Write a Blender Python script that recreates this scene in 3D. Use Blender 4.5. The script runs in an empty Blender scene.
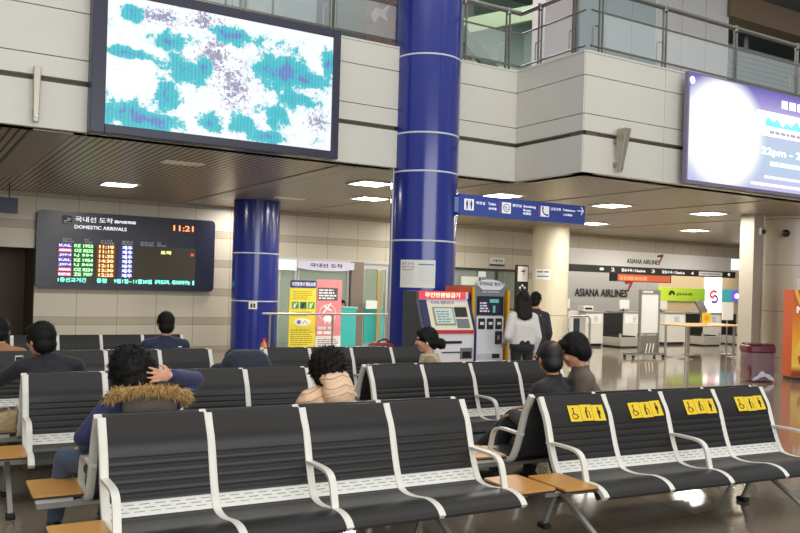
import bpy, bmesh, math, random
from mathutils import Vector, Matrix, Euler
random.seed(7)
SC = bpy.context.scene
COL = SC.collection
R = math.radians
PI = math.pi
OFFS = {}

# ------------------------------------------------------------------ materials
def lin(c):
    return tuple((x/255/12.92) if x/255 <= 0.04045 else ((x/255+0.055)/1.055)**2.4 for x in c)
_M = {}
def mat(name, rgb, rough=0.5, metal=0.0, emit=0.0, spec=0.5, coat=0.0, trans=0.0, alpha=1.0, noise=0.0, nscale=30, bump=0.0, sheen=0.0):
    if name in _M: return _M[name]
    m = bpy.data.materials.new(name); m.use_nodes = True
    nt = m.node_tree; b = nt.nodes['Principled BSDF']
    c = lin(rgb)
    b.inputs['Base Color'].default_value = (*c, 1)
    b.inputs['Roughness'].default_value = rough
    b.inputs['Metallic'].default_value = metal
    b.inputs['Specular IOR Level'].default_value = spec
    b.inputs['Coat Weight'].default_value = coat
    b.inputs['Transmission Weight'].default_value = trans
    b.inputs['Alpha'].default_value = alpha
    b.inputs['Sheen Weight'].default_value = sheen
    if emit:
        b.inputs['Emission Color'].default_value = (*c, 1)
        b.inputs['Emission Strength'].default_value = emit
    if noise or bump:
        tc = nt.nodes.new('ShaderNodeTexCoord')
        n = nt.nodes.new('ShaderNodeTexNoise'); n.inputs['Scale'].default_value = nscale; n.inputs['Detail'].default_value = 4
        nt.links.new(tc.outputs['Object'], n.inputs['Vector'])
        if noise:
            r = nt.nodes.new('ShaderNodeValToRGB')
            r.color_ramp.elements[0].position = .3; r.color_ramp.elements[1].position = .7
            r.color_ramp.elements[0].color = (*[max(0, x*(1-noise)) for x in c], 1)
            r.color_ramp.elements[1].color = (*[min(1, x*(1+noise)) for x in c], 1)
            nt.links.new(n.outputs['Fac'], r.inputs['Fac']); nt.links.new(r.outputs['Color'], b.inputs['Base Color'])
        if bump:
            bp = nt.nodes.new('ShaderNodeBump'); bp.inputs['Strength'].default_value = bump; bp.inputs['Distance'].default_value = .01
            nt.links.new(n.outputs['Fac'], bp.inputs['Height']); nt.links.new(bp.outputs['Normal'], b.inputs['Normal'])
    _M[name] = m
    return m

class NT:
    """tiny node-graph helper"""
    def __init__(s, name, rough=.5):
        s.m = bpy.data.materials.new(name); s.m.use_nodes = True; s.t = s.m.node_tree
        s.b = s.t.nodes['Principled BSDF']; s.b.inputs['Roughness'].default_value = rough
        s.tc = s.t.nodes.new('ShaderNodeTexCoord')
        s.sep = s.t.nodes.new('ShaderNodeSeparateXYZ'); s.t.links.new(s.tc.outputs['Object'], s.sep.inputs[0])
        s.X, s.Y, s.Z = s.sep.outputs
        _M[name] = s.m
    def math(s, op, a, b=None, c=None, clamp=False):
        n = s.t.nodes.new('ShaderNodeMath'); n.operation = op; n.use_clamp = clamp
        for i, v in enumerate((a, b, c)):
            if v is None: continue
            if isinstance(v, (int, float)): n.inputs[i].default_value = v
            else: s.t.links.new(v, n.inputs[i])
        return n.outputs[0]
    def stripe(s, coord, pitch, width, off=0.0):
        """1 inside a line of the given width every pitch"""
        f = s.math('FRACT', s.math('DIVIDE', s.math('ADD', coord, off), pitch))
        return s.math('LESS_THAN', f, width/pitch)
    def noise(s, scale, detail=4, vec=None, rough=.5, dist=0):
        n = s.t.nodes.new('ShaderNodeTexNoise'); n.inputs['Scale'].default_value = scale; n.inputs['Detail'].default_value = detail
        n.inputs['Roughness'].default_value = rough; n.inputs['Distortion'].default_value = dist
        s.t.links.new(vec or s.tc.outputs['Object'], n.inputs['Vector']); return n.outputs['Fac']
    def mix(s, fac, a, b):
        n = s.t.nodes.new('ShaderNodeMix'); n.data_type = 'RGBA'
        for i, v in ((0, fac), (6, a), (7, b)):
            if isinstance(v, (int, float)): n.inputs[i].default_value = v
            elif isinstance(v, tuple): n.inputs[i].default_value = (*lin(v), 1)
            else: s.t.links.new(v, n.inputs[i])
        return n.outputs[2]
    def ramp(s, fac, stops, const=False):
        n = s.t.nodes.new('ShaderNodeValToRGB'); cr = n.color_ramp
        if const: cr.interpolation = 'CONSTANT'
        while len(cr.elements) < len(stops): cr.elements.new(.5)
        for e, (p, c) in zip(cr.elements, stops):
            e.position = p; e.color = (*lin(c), 1)
        s.t.links.new(fac, n.inputs['Fac']); return n.outputs['Color']
    def blob(s, cx, cz, rx, rz):
        """soft bump 1..0 around a point in X,Z"""
        dx = s.math('DIVIDE', s.math('SUBTRACT', s.X, cx), rx); dz = s.math('DIVIDE', s.math('SUBTRACT', s.Z, cz), rz)
        d = s.math('ADD', s.math('MULTIPLY', dx, dx), s.math('MULTIPLY', dz, dz))
        return s.math('SUBTRACT', 1, s.math('SQRT', d), clamp=True)
    def color(s, out, emit=0, base=True):
        if base: s.t.links.new(out, s.b.inputs['Base Color'])
        if emit:
            s.t.links.new(out, s.b.inputs['Emission Color']); s.b.inputs['Emission Strength'].default_value = emit
    def bump(s, h, dist=.004, strength=1.0):
        n = s.t.nodes.new('ShaderNodeBump'); n.inputs['Distance'].default_value = dist; n.inputs['Strength'].default_value = strength
        s.t.links.new(h, n.inputs['Height']); s.t.links.new(n.outputs['Normal'], s.b.inputs['Normal'])

# ------------------------------------------------------------------ mesh builder
def frame_from(d):
    d = Vector(d).normalized()
    up = Vector((0, 0, 1)) if abs(d.z) < .95 else Vector((1, 0, 0))
    x = d.cross(up).normalized(); y = x.cross(d).normalized()
    return x, y, d
class MB:
    def __init__(s): s.v = []; s.f = []; s.mi = []; s.cur = 0
    def add(s, vs, fs):
        n = len(s.v); s.v += [Vector(v) for v in vs]
        for f in fs: s.f.append([n+i for i in f]); s.mi.append(s.cur)
        return s
    def m(s, i): s.cur = i; return s
    def box(s, x0, x1, y0, y1, z0, z1, rot=None, piv=None):
        vs = [Vector((x, y, z)) for z in (z0, z1) for y in (y0, y1) for x in (x0, x1)]
        if rot is not None:
            p = Vector(piv) if piv is not None else Vector(((x0+x1)/2, (y0+y1)/2, (z0+z1)/2))
            q = rot if isinstance(rot, Matrix) else Euler(rot).to_matrix()
            vs = [q @ (v-p) + p for v in vs]
        return s.add(vs, [(0,2,3,1),(4,5,7,6),(0,1,5,4),(2,6,7,3),(0,4,6,2),(1,3,7,5)])
    def rbox(s, x0, x1, y0, y1, z0, z1, r=.02, n=4, axis='y'):
        """box with rounded corners in the plane perpendicular to axis"""
        pts = []
        a0, a1, b0, b1 = {'y': (x0, x1, z0, z1), 'z': (x0, x1, y0, y1), 'x': (y0, y1, z0, z1)}[axis]
        for cx, cy, st in ((a1-r, b1-r, 0), (a0+r, b1-r, 90), (a0+r, b0+r, 180), (a1-r, b0+r, 270)):
            for k in range(n+1):
                t = R(st+90*k/n); pts.append((cx+r*math.cos(t), cy+r*math.sin(t)))
        e0, e1 = {'y': (y0, y1), 'z': (z0, z1), 'x': (x0, x1)}[axis]
        mk = {'y': lambda a, b, e: (a, e, b), 'z': lambda a, b, e: (a, b, e), 'x': lambda a, b, e: (e, a, b)}[axis]
        N = len(pts)
        vs = [mk(a, b, e0) for a, b in pts] + [mk(a, b, e1) for a, b in pts]
        fs = [(i, (i+1) % N, N+(i+1) % N, N+i) for i in range(N)] + [tuple(range(N-1, -1, -1)), tuple(range(N, 2*N))]
        return s.add(vs, fs)
    def cyl(s, p0, p1, r0, r1=None, n=16, cap=True):
        r1 = r0 if r1 is None else r1
        p0, p1 = Vector(p0), Vector(p1); x, y, d = frame_from(p1-p0)
        vs = [p+r*(math.cos(2*PI*k/n)*x+math.sin(2*PI*k/n)*y) for p, r in ((p0, r0), (p1, r1)) for k in range(n)]
        fs = [(k, (k+1) % n, n+(k+1) % n, n+k) for k in range(n)]
        if cap: fs += [tuple(range(n-1, -1, -1)), tuple(range(n, 2*n))]
        return s.add(vs, fs)
    def lathe(s, prof, c=(0, 0, 0), n=24):
        """prof: list of (r,z)"""
        vs = []
        for r, z in prof:
            vs += [(c[0]+r*math.cos(2*PI*k/n), c[1]+r*math.sin(2*PI*k/n), c[2]+z) for k in range(n)]
        fs = []
        for i in range(len(prof)-1):
            for k in range(n): fs.append((i*n+k, i*n+(k+1) % n, (i+1)*n+(k+1) % n, (i+1)*n+k))
        fs += [tuple(range(n-1, -1, -1)), tuple((len(prof)-1)*n+k for k in range(n))]
        return s.add(vs, fs)
    def sweep(s, path, sec, up=(1, 0, 0), closed=False, cap=True):
        """sweep a 2D section (list of (a,b)) along path; a along `up`, b along path normal"""
        path = [Vector(p) for p in path]; n = len(sec); up = Vector(up).normalized(); N = len(path)
        vs = []
        for i, p in enumerate(path):
            if closed: t = path[(i+1) % N]-path[i-1]
            else: t = path[min(i+1, N-1)]-path[max(i-1, 0)]
            t.normalize(); a = (up-t*up.dot(t)).normalized(); b = t.cross(a)
            vs += [p+a*u+b*w for u, w in sec]
        fs = []
        for i in range(N if closed else N-1):
            j = (i+1) % N
            for k in range(n): fs.append((i*n+k, i*n+(k+1) % n, j*n+(k+1) % n, j*n+k))
        if cap and not closed: fs += [tuple(range(n-1, -1, -1)), tuple((N-1)*n+k for k in range(n))]
        return s.add(vs, fs)
    def tube(s, path, r, n=10, up=(0.3, 0.1, 1), closed=False):
        return s.sweep(path, [(r*math.cos(2*PI*k/n), r*math.sin(2*PI*k/n)) for k in range(n)], up, closed)
    def bar(s, path, w, h, up=(1, 0, 0)):
        return s.sweep(path, [(-w/2, -h/2), (w/2, -h/2), (w/2, h/2), (-w/2, h/2)], up)
    def prism(s, pts, x0, x1):
        """closed polygon of (y,z) extruded along x"""
        N = len(pts)
        vs = [(x0, y, z) for y, z in pts] + [(x1, y, z) for y, z in pts]
        fs = [(i, (i+1) % N, N+(i+1) % N, N+i) for i in range(N)] + [tuple(range(N-1, -1, -1)), tuple(range(N, 2*N))]
        return s.add(vs, fs)
    def prismz(s, pts, z0, z1):
        N = len(pts)
        vs = [(x, y, z0) for x, y in pts] + [(x, y, z1) for x, y in pts]
        fs = [(i, (i+1) % N, N+(i+1) % N, N+i) for i in range(N)] + [tuple(range(N-1, -1, -1)), tuple(range(N, 2*N))]
        return s.add(vs, fs)
    def prismy(s, pts, y0, y1):
        N = len(pts)
        vs = [(x, y0, z) for x, z in pts] + [(x, y1, z) for x, z in pts]
        fs = [(i, (i+1) % N, N+(i+1) % N, N+i) for i in range(N)] + [tuple(range(N-1, -1, -1)), tuple(range(N, 2*N))]
        return s.add(vs, fs)
    def ell(s, c, r, rot=None, nu=16, nv=10):
        c = Vector(c); r = (r, r, r) if isinstance(r, (int, float)) else r
        q = Euler(rot).to_matrix() if isinstance(rot, tuple) else (rot or Matrix.Identity(3))
        vs = [c+q @ Vector((0, 0, -r[2]))]
        for j in range(1, nv):
            t = -PI/2+PI*j/nv
            for k in range(nu):
                a = 2*PI*k/nu
                vs.append(c+q @ Vector((r[0]*math.cos(t)*math.cos(a), r[1]*math.cos(t)*math.sin(a), r[2]*math.sin(t))))
        vs.append(c+q @ Vector((0, 0, r[2])))
        fs = [(0, 1+(k+1) % nu, 1+k) for k in range(nu)]
        for j in range(nv-2):
            for k in range(nu):
                a = 1+j*nu; fs.append((a+k, a+(k+1) % nu, a+nu+(k+1) % nu, a+nu+k))
        last = len(vs)-1; a = 1+(nv-2)*nu
        fs += [(last, a+k, a+(k+1) % nu) for k in range(nu)]
        return s.add(vs, fs)
    def cap(s, p0, r0, p1, r1, n=14):
        """tapered capsule"""
        p0, p1 = Vector(p0), Vector(p1)
        s.ell(p0, r0, nu=n, nv=8); s.ell(p1, r1, nu=n, nv=8)
        if (p1-p0).length > 1e-4: s.cyl(p0, p1, r0*.995, r1*.995, n=n)
        return s
    def mesh(s, name, off=(0, 0, 0)):
        me = bpy.data.meshes.new(name); o = Vector(off)
        me.from_pydata([v-o for v in s.v], [], s.f)
        me.polygons.foreach_set('material_index', s.mi)
        bm = bmesh.new(); bm.from_mesh(me); bmesh.ops.recalc_face_normals(bm, faces=bm.faces); bm.to_mesh(me); bm.free()
        return me
    def build(s, name, mats, parent=None, smooth=False, bevel=0, bseg=2, off=None):
        o_ = off if off is not None else (OFFS.get(parent.name, (0, 0, 0)) if parent else (0, 0, 0))
        me = s.mesh(name, o_)
        for m_ in (mats if isinstance(mats, (list, tuple)) else [mats]): me.materials.append(m_)
        ob = bpy.data.objects.new(name, me); COL.objects.link(ob)
        if parent: ob.parent = parent; OFFS[ob.name] = o_
        if bevel:
            md = ob.modifiers.new('bevel', 'BEVEL'); md.width = bevel; md.segments = bseg; md.limit_method = 'ANGLE'; md.angle_limit = R(40)
        if smooth: shade(ob, smooth if isinstance(smooth, (int, float)) and smooth > 1 else 40)
        return ob

def shade(ob, ang=40):
    me = ob.data
    me.polygons.foreach_set('use_smooth', [True]*len(me.polygons))
    try: me.set_sharp_from_angle(angle=R(ang))
    except Exception: pass

def thing(name, label, cat, loc=(0, 0, 0), rz=0, group=None, world=True):
    o = bpy.data.objects.new(name, None); COL.objects.link(o); o.empty_display_size = .1
    o.location = loc; o.rotation_euler = (0, 0, rz)
    OFFS[o.name] = tuple(loc) if world else (0, 0, 0)
    return tag(o, label, cat, group)
def tag(o, label, cat, group=None, kind=None):
    o['label'] = label; o['category'] = cat
    if group: o['group'] = group
    if kind: o['kind'] = kind
    return o
def struct(o): o['kind'] = 'structure'; return o
def single(mb, name, mats, label, cat, base, group=None, **k):
    """a thing that is one mesh, origin at its base"""
    o = mb.build(name, mats, None, off=base, **k); o.location = base
    return tag(o, label, cat, group)
def dup(root, loc, rz, label, group=None, sx=None):
    r = root.copy(); COL.objects.link(r); r.location = loc; r.rotation_euler = (0, 0, rz); r['label'] = label
    if sx: r.scale = (sx, 1, 1)
    if group: r['group'] = group
    for ch in list(root.children):
        c = ch.copy(); COL.objects.link(c); c.parent = r
        for g in list(ch.children):
            d = g.copy(); COL.objects.link(d); d.parent = c
    return r

# ------------------------------------------------------------------ lettering
def text_mesh(body, ex=.0015, space=1.0):
    c = bpy.data.curves.new('lettering', 'FONT'); c.body = body; c.size = 1; c.extrude = 0; c.space_character = space; c.resolution_u = 3
    o = bpy.data.objects.new('lettering', c); COL.objects.link(o)
    dg = bpy.context.evaluated_depsgraph_get()
    me = bpy.data.meshes.new_from_object(o.evaluated_get(dg))
    bpy.data.objects.remove(o); bpy.data.curves.remove(c)
    return me
def text_into(mb, body, x0, x1, z0, z1, y, bold=0.0, M=None):
    """fit text into a rectangle of the plane y (facing -Y)"""
    me = text_mesh(body)
    xs = [v.co.x for v in me.vertices]; ys = [v.co.y for v in me.vertices]
    if not xs: return
    a0, a1, b0, b1 = min(xs), max(xs), min(ys), max(ys)
    sx = (x1-x0)/max(a1-a0, 1e-6); sz = (z1-z0)/max(b1-b0, 1e-6)
    offs = [(0, 0)] if not bold else [(-bold, 0), (bold, 0), (0, bold*.6), (0, -bold*.6)]
    for i, (ox, oz) in enumerate(offs):
        vs = [Vector((x0+(v.co.x-a0)*sx+ox, y-.0002*i, z0+(v.co.y-b0)*sz+oz)) for v in me.vertices]
        if M is not None: vs = [M @ v for v in vs]
        mb.add(vs, [tuple(p.vertices) for p in me.polygons])
    bpy.data.meshes.remove(me)
def text(name, body, x0, x1, z0, z1, y, m, parent, bold=0.0, M=None):
    mb = MB(); text_into(mb, body, x0, x1, z0, z1, y, bold, M)
    return mb.build(name, m, parent)

# ------------------------------------------------------------------ catmull-rom
def spline(pts, n=6):
    P = [Vector(p) for p in pts]; P = [2*P[0]-P[1]]+P+[2*P[-1]-P[-2]]; out = []
    for i in range(1, len(P)-2):
        for k in range(n):
            t = k/n; a, b, c, d = P[i-1:i+3]
            out.append(.5*((2*b)+(c-a)*t+(2*a-5*b+4*c-d)*t*t+(3*b-a-3*c+d)*t**3))
    out.append(P[-2]); return out
# ================================================================== camera
cam_d = bpy.data.cameras.new('camera'); cam = bpy.data.objects.new('camera', cam_d); COL.objects.link(cam)
cam_d.sensor_width = 36; cam_d.lens = 826/800*36; cam_d.shift_y = 18/800; cam_d.clip_end = 200
cam.matrix_world = Matrix.Translation((0, 0, 1.68)) @ Euler((R(90), 0, R(-31.3))).to_matrix().to_4x4() @ Matrix.Rotation(math.atan(.0285), 4, 'Z')
SC.camera = cam
SC.view_settings.view_transform = 'Standard'; SC.view_settings.look = 'None'; SC.view_settings.gamma = 1; SC.view_settings.use_curve_mapping = False
SC.view_settings.exposure = 0.0
SC.cycles.max_bounces = 8; SC.cycles.use_denoising = True

# ================================================================== shared materials
CREAM = mat('cream_enamel', (226, 223, 212), .35)
STEEL = mat('brushed_steel', (178, 176, 170), .28, .9)
DARKSTEEL = mat('dark_steel', (70, 70, 72), .35, .8)
GREYLEG = mat('grey_painted_metal', (150, 147, 140), .4, .3)
RUBBER = mat('black_rubber', (22, 22, 22), .7)
BLACKP = mat('black_plastic', (26, 26, 30), .4)
WHITEP = mat('white_paint', (232, 230, 224), .5)
PAPER = mat('paper', (236, 236, 232), .8)
NAVYP = mat('navy_panel', (38, 40, 68), .4)
CHALK = mat('white_lettering', (235, 238, 240), .6)
BLACKL = mat('black_lettering', (30, 30, 32), .6)
REDL = mat('red_lettering', (150, 30, 30), .6)
def wood_mat(name, a, b):
    n = NT(name, .35)
    mp = n.t.nodes.new('ShaderNodeMapping'); n.t.links.new(n.tc.outputs['Object'], mp.inputs[0]); mp.inputs['Scale'].default_value = (3, 24, 24)
    n.color(n.mix(n.noise(2, 5, mp.outputs[0]), a, b)); return n.m
WOOD = wood_mat('honey_wood_laminate', (214, 160, 84), (188, 130, 58))
WOOD2 = wood_mat('pale_wood_laminate', (206, 170, 118), (186, 148, 98))

# ================================================================== floor
n = NT('polished_stone_floor', .13)
nz = n.noise(26, 6, rough=.7); nz2 = n.noise(.9, 3)
base = n.mix(nz, (108, 97, 84), (158, 145, 126))
base = n.mix(n.math('MULTIPLY', nz2, .35), base, (92, 82, 70))
g = n.math('MAXIMUM', n.stripe(n.X, .9, .008, .2), n.stripe(n.Y, .9, .008, .35))
n.color(n.mix(n.math('MULTIPLY', g, .55), base, (70, 64, 56)))
n.b.inputs['Specular IOR Level'].default_value = .8
n.t.links.new(n.math('ADD', n.math('MULTIPLY', nz, .01), .075), n.b.inputs['Roughness'])
FLOOR = n.m
struct(MB().box(-14, 40, -12, 26, -.2, 0).build('floor', FLOOR))

# ================================================================== ceiling over the low hall: metal slats along Y
n = NT('slatted_metal_ceiling', .35)
gap = n.stripe(n.X, .1, .034)
n.color(n.mix(gap, (196, 184, 160), (22, 20, 18)))
n.t.links.new(n.math('MULTIPLY', n.math('SUBTRACT', 1, gap), .25), n.b.inputs['Metallic'])
n.bump(n.math('SUBTRACT', 1, gap), .008)
SLAT = n.m
PLAINC = mat('plain_ceiling_panel', (172, 166, 154), .4, .3)
c = MB().box(-14, 8.75, 10.75, 19.4, 3.43, 3.6).box(8.75, 40, 9.2, 22, 3.43, 3.6)
struct(c.build('ceiling', SLAT))
for i, (x0, x1, y0, y1) in enumerate(((1.35, 1.8, 10.8, 16.2), (-.6, .3, 10.8, 14.5), (5.55, 5.85, 11, 19), (8.5, 8.7, 11, 19), (11, 11.2, 9.4, 19), (13.7, 13.9, 9.4, 19), (16.9, 17.1, 9.4, 19))):
    struct(MB().box(x0, x1, y0, y1, 3.415, 3.431).build('trim_%d' % (i+1), PLAINC))

# ================================================================== balcony front (panelled)
FACADE = mat('offwhite_metal_panel', (222, 219, 208), .38, noise=.02, nscale=2)
GROOVE = mat('shadow_groove', (96, 90, 80), .6)
bands = ((3.43, 3.985), (4.05, 4.298), (4.308, 4.872), (4.882, 5.215))
def cladding(name, axis, a0, a1, seams, face, inner):
    mb = MB(); cuts = [a0]+[s for s in seams if a0 < s < a1]+[a1]
    for z0, z1 in bands:
        for p, q in zip(cuts[:-1], cuts[1:]):
            e0 = p+(.004 if p != a0 else 0); e1 = q-(.004 if q != a1 else 0)
            if axis == 'x': mb.box(e0, e1, face, inner, z0, z1)
            else: mb.box(face, inner, e0, e1, z0, z1)
    lo, hi = min(face, inner), max(face, inner)
    mb.m(1)
    if axis == 'x': mb.box(a0, a1, face+.07, inner, 3.9, 5.2)
    else: mb.box(face+.07, inner, a0, a1, 3.9, 5.2)
    mb.m(0)
    if axis == 'x': mb.box(a0, a1, face-.01, inner, 5.215, 5.245)
    else: mb.box(face-.01, inner, a0, a1, 5.215, 5.245)
    return struct(mb.build(name, [FACADE, GROOVE], bevel=.003, bseg=1))
cladding('wall_balcony_left', 'x', -14, 6.36, [-2.5, 1.95, 6.4], 10.66, 10.95)
cladding('wall_balcony_middle', 'x', 7.36, 8.75, [], 10.66, 10.95)
cladding('wall_balcony_return', 'y', 9.10, 10.655, [], 8.63, 8.93)
cladding('wall_balcony_right', 'x', 8.645, 40, [10.36, 14, 18], 9.085, 9.39)
UPF = mat('upper_floor_slab', (150, 146, 136), .5)
struct(MB().box(-14, 8.6, 10.95, 19.4, 3.6, 5.2).box(8.93, 40, 9.39, 22, 3.6, 5.2).build('floor_upper', UPF))

# ================================================================== back wall (stone tiles with narrow bands)
n = NT('stone_tile_wall', .4)
zb = n.math('FRACT', n.math('DIVIDE', n.math('ADD', n.Z, .1), .688))
band = n.math('LESS_THAN', zb, .25)
l1 = n.math('LESS_THAN', zb, .014)
l2 = n.math('MULTIPLY', n.math('GREATER_THAN', zb, .25), n.math('LESS_THAN', zb, .264))
lines = n.math('MAXIMUM', n.math('MAXIMUM', l1, l2), n.stripe(n.X, .87, .01, -.75))
sp = n.noise(45, 5, rough=.8)
c1 = n.mix(sp, (196, 188, 170), (214, 207, 190)); c2 = n.mix(sp, (168, 158, 138), (190, 180, 160))
n.color(n.mix(lines, n.mix(band, c1, c2), (128, 120, 106)))
TILE = n.m
w = MB()
w.box(-14, .6, 19.2, 19.4, 0, 3.43)
w.box(.6, 2.5, 19.2, 19.4, 2.24, 3.43)
w.box(2.5, 8.1, 19.2, 19.4, 0, 3.43)
w.box(8.1, 11.6, 19.2, 19.4, 2.24, 3.43)
w.box(11.6, 13.4, 19.2, 19.4, 0, 3.43)
w.box(13.4, 15.9, 19.2, 19.4, 2.22, 3.43).box(13.4, 15.9, 19.2, 19.4, 0, 1.0)
w.box(15.9, 17.6, 19.2, 19.4, 0, 3.43)
w.box(17.6, 30, 19.2, 19.4, 2.93, 3.43)
struct(w.build('wall_back', TILE))
DARKIN = mat('dark_interior', (112, 98, 86), .7)
struct(MB().box(.6, 2.5, 20.8, 21, 0, 2.4).box(.5, .6, 19.4, 21, 0, 2.4).box(2.5, 2.6, 19.4, 21, 0, 2.4).box(.5, 2.6, 19.4, 21, 2.24, 2.4).build('wall_passage', DARKIN))
struct(MB().box(-14, 40, 23, 23.2, 0, 3.43).build('wall_far', mat('pale_wall', (196, 190, 176), .6)))
struct(MB().box(30, 30.2, 9, 22, 0, 3.43).build('wall_right', TILE))
struct(MB().box(-14.2, -14, -12, 22, 0, 9).build('wall_left', FACADE))
struct(MB().box(-14, 40, -12.2, -12, 0, 9).build('wall_front', FACADE))

# ================================================================== upper storey seen over the railing
UPW = mat('pale_glazed_wall', (176, 190, 192), .2, spec=.6)
DKBAY = mat('dark_upper_bay', (40, 46, 52), .5)
mb = MB()
for k in range(-6, 5):
    mb.m(0).box(2.0+k*.82, 2.78+k*.82, 13.0, 13.1, 5.2, 9)
mb.m(1).box(-8, 6.35, 13.1, 13.2, 5.2, 9)
struct(mb.build('wall_upper_left', [UPW, mat('mullion_grey', (90, 98, 100), .4, .5)]))
struct(MB().box(6.35, 12, 16.6, 16.8, 5.2, 10).build('wall_upper_middle', DKBAY))
struct(MB().box(12, 40, 18, 18.2, 5.2, 10).build('wall_upper_right', mat('upper_green_grey', (120, 140, 130), .5)))
# ================================================================== airport benches
n = NT('black_leatherette', .34)
n.color(n.mix(n.noise(160, 3), (31, 30, 29), (45, 43, 42))); n.bump(n.noise(420, 2), .0006)
n.b.inputs['Specular IOR Level'].default_value = .28; n.b.inputs['Coat Weight'].default_value = .06; n.b.inputs['Coat Roughness'].default_value = .2
LEATHER = n.m
n = NT('perforated_white_strip', .4)
fx = n.math('FRACT', n.math('DIVIDE', n.X, .085)); row = n.math('FRACT', n.math('DIVIDE', n.math('ADD', n.Z, .012), .018))
stag = n.math('FRACT', n.math('ADD', n.math('DIVIDE', n.X, .085), n.math('MULTIPLY', n.math('FLOOR', n.math('DIVIDE', n.math('ADD', n.Z, .012), .018)), .33)))
slot = n.math('MULTIPLY', n.math('LESS_THAN', stag, .66), n.math('LESS_THAN', row, .24))
slot = n.math('MULTIPLY', slot, n.math('MULTIPLY', n.math('GREATER_THAN', n.Z, .385), n.math('LESS_THAN', n.Z, .432)))
n.color(n.mix(slot, (222, 220, 212), (128, 126, 121)))
STRIP = n.m
n = NT('perforated_back_panel', .45)
dx = n.math('SUBTRACT', n.math('FRACT', n.math('DIVIDE', n.X, .03)), .5); dz = n.math('SUBTRACT', n.math('FRACT', n.math('DIVIDE', n.Z, .02)), .5)
hole = n.math('MULTIPLY', n.math('LESS_THAN', n.math('ABSOLUTE', dz), .18), n.math('LESS_THAN', n.math('ABSOLUTE', dx), .36))
hole = n.math('MULTIPLY', hole, n.math('LESS_THAN', n.Z, .62))
n.color(n.mix(hole, (62, 62, 66), (24, 24, 26)))
BACKPANEL = n.m
YELLOW = mat('yellow_sticker', (236, 200, 34), .5)

PITCH = .6
PROF = spline([(0, 0, .873), (0, -.035, .81), (0, -.086, .72), (0, -.143, .545), (0, -.185, .44), (0, -.235, .362), (0, -.30, .337), (0, -.40, .335), (0, -.50, .348), (0, -.58, .36), (0, -.66, .356), (0, -.715, .335), (0, -.745, .305)], 5)
def prof_y(z):   # backrest centre line
    best = None
    for a, b in zip(PROF[:-1], PROF[1:]):
        if (a.z-z)*(b.z-z) <= 0 and a.z > .34:
            t = (z-a.z)/(b.z-a.z) if abs(b.z-a.z) > 1e-9 else 0
            return a.y+(b.y-a.y)*t
    return -.24
def post_mb(x):
    mb = MB(); sec = [(-.023, -.016), (-.017, -.02), (.017, -.02), (.023, -.016), (.023, .016), (.017, .02), (-.017, .02), (-.023, .016)]
    mb.sweep([p+Vector((x, 0, 0)) for p in PROF], sec, (1, 0, 0)); return mb
def back_mb(x0, x1):
    front = []; back = []
    N = 60
    for i in range(N+1):
        z = .872-(.872-.440)*i/N
        y = prof_y(min(z, .872))
        bulge = .016+.010*math.sin(PI*min(1, (.872-z)/.20)) if z > .665 else .016
        if z <= .665:
            ph = (.665-z)/.047; fr = ph-math.floor(ph)
            bulge = .008+.010*math.sin(PI*fr)**.45
        front.append((y-bulge, z)); back.append((y+.014, z))
    top = [(prof_y(.872)+.012, .884), (prof_y(.872)-.006, .886)]
    pts = front+back[::-1]+top
    mb = MB().prism(pts, x0, x1)
    return mb
def seat_mb(x0, x1):
    top = [p for p in PROF if p.z < .40 and p.y < -.225]
    up = []; lo = []
    for i, p in enumerate(top):
        q = top[min(i+1, len(top)-1)]-top[max(i-1, 0)]; q.normalize()
        nrm = Vector((0, q.z, -q.y)) * (1 if q.y < 0 else -1)
        if nrm.z < 0: nrm = -nrm
        t = i/(len(top)-1)
        e = .018*min(1, t*8+.4)
        up.append((p.y+nrm.y*e, p.z+nrm.z*e)); lo.append((p.y-nrm.y*.022, p.z-nrm.z*.022))
    e = top[-1]
    return MB().prism(up+[(e.y-.012, e.z-.004)]+lo[::-1], x0, x1)
def arm_mb(x):
    pth = spline([(x, -.11, .562), (x, -.25, .567), (x, -.40, .565), (x, -.47, .545), (x, -.505, .50), (x, -.53, .42), (x, -.548, .358)], 4)
    return MB().sweep(pth, [(-.021, -.009), (.021, -.009), (.021, .009), (-.021, .009)], (1, 0, 0))
def leg_mb(x, s, back):
    mb = MB()
    if back: mb.bar([(x, -.40, .29), (x, -.335, .17), (x, -.27, .03)], .035, .026)
    else: mb.bar([(x, -.44, .29), (x, -.62, .20), (x, -.93, .03)], .035, .026)
    return mb
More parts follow.
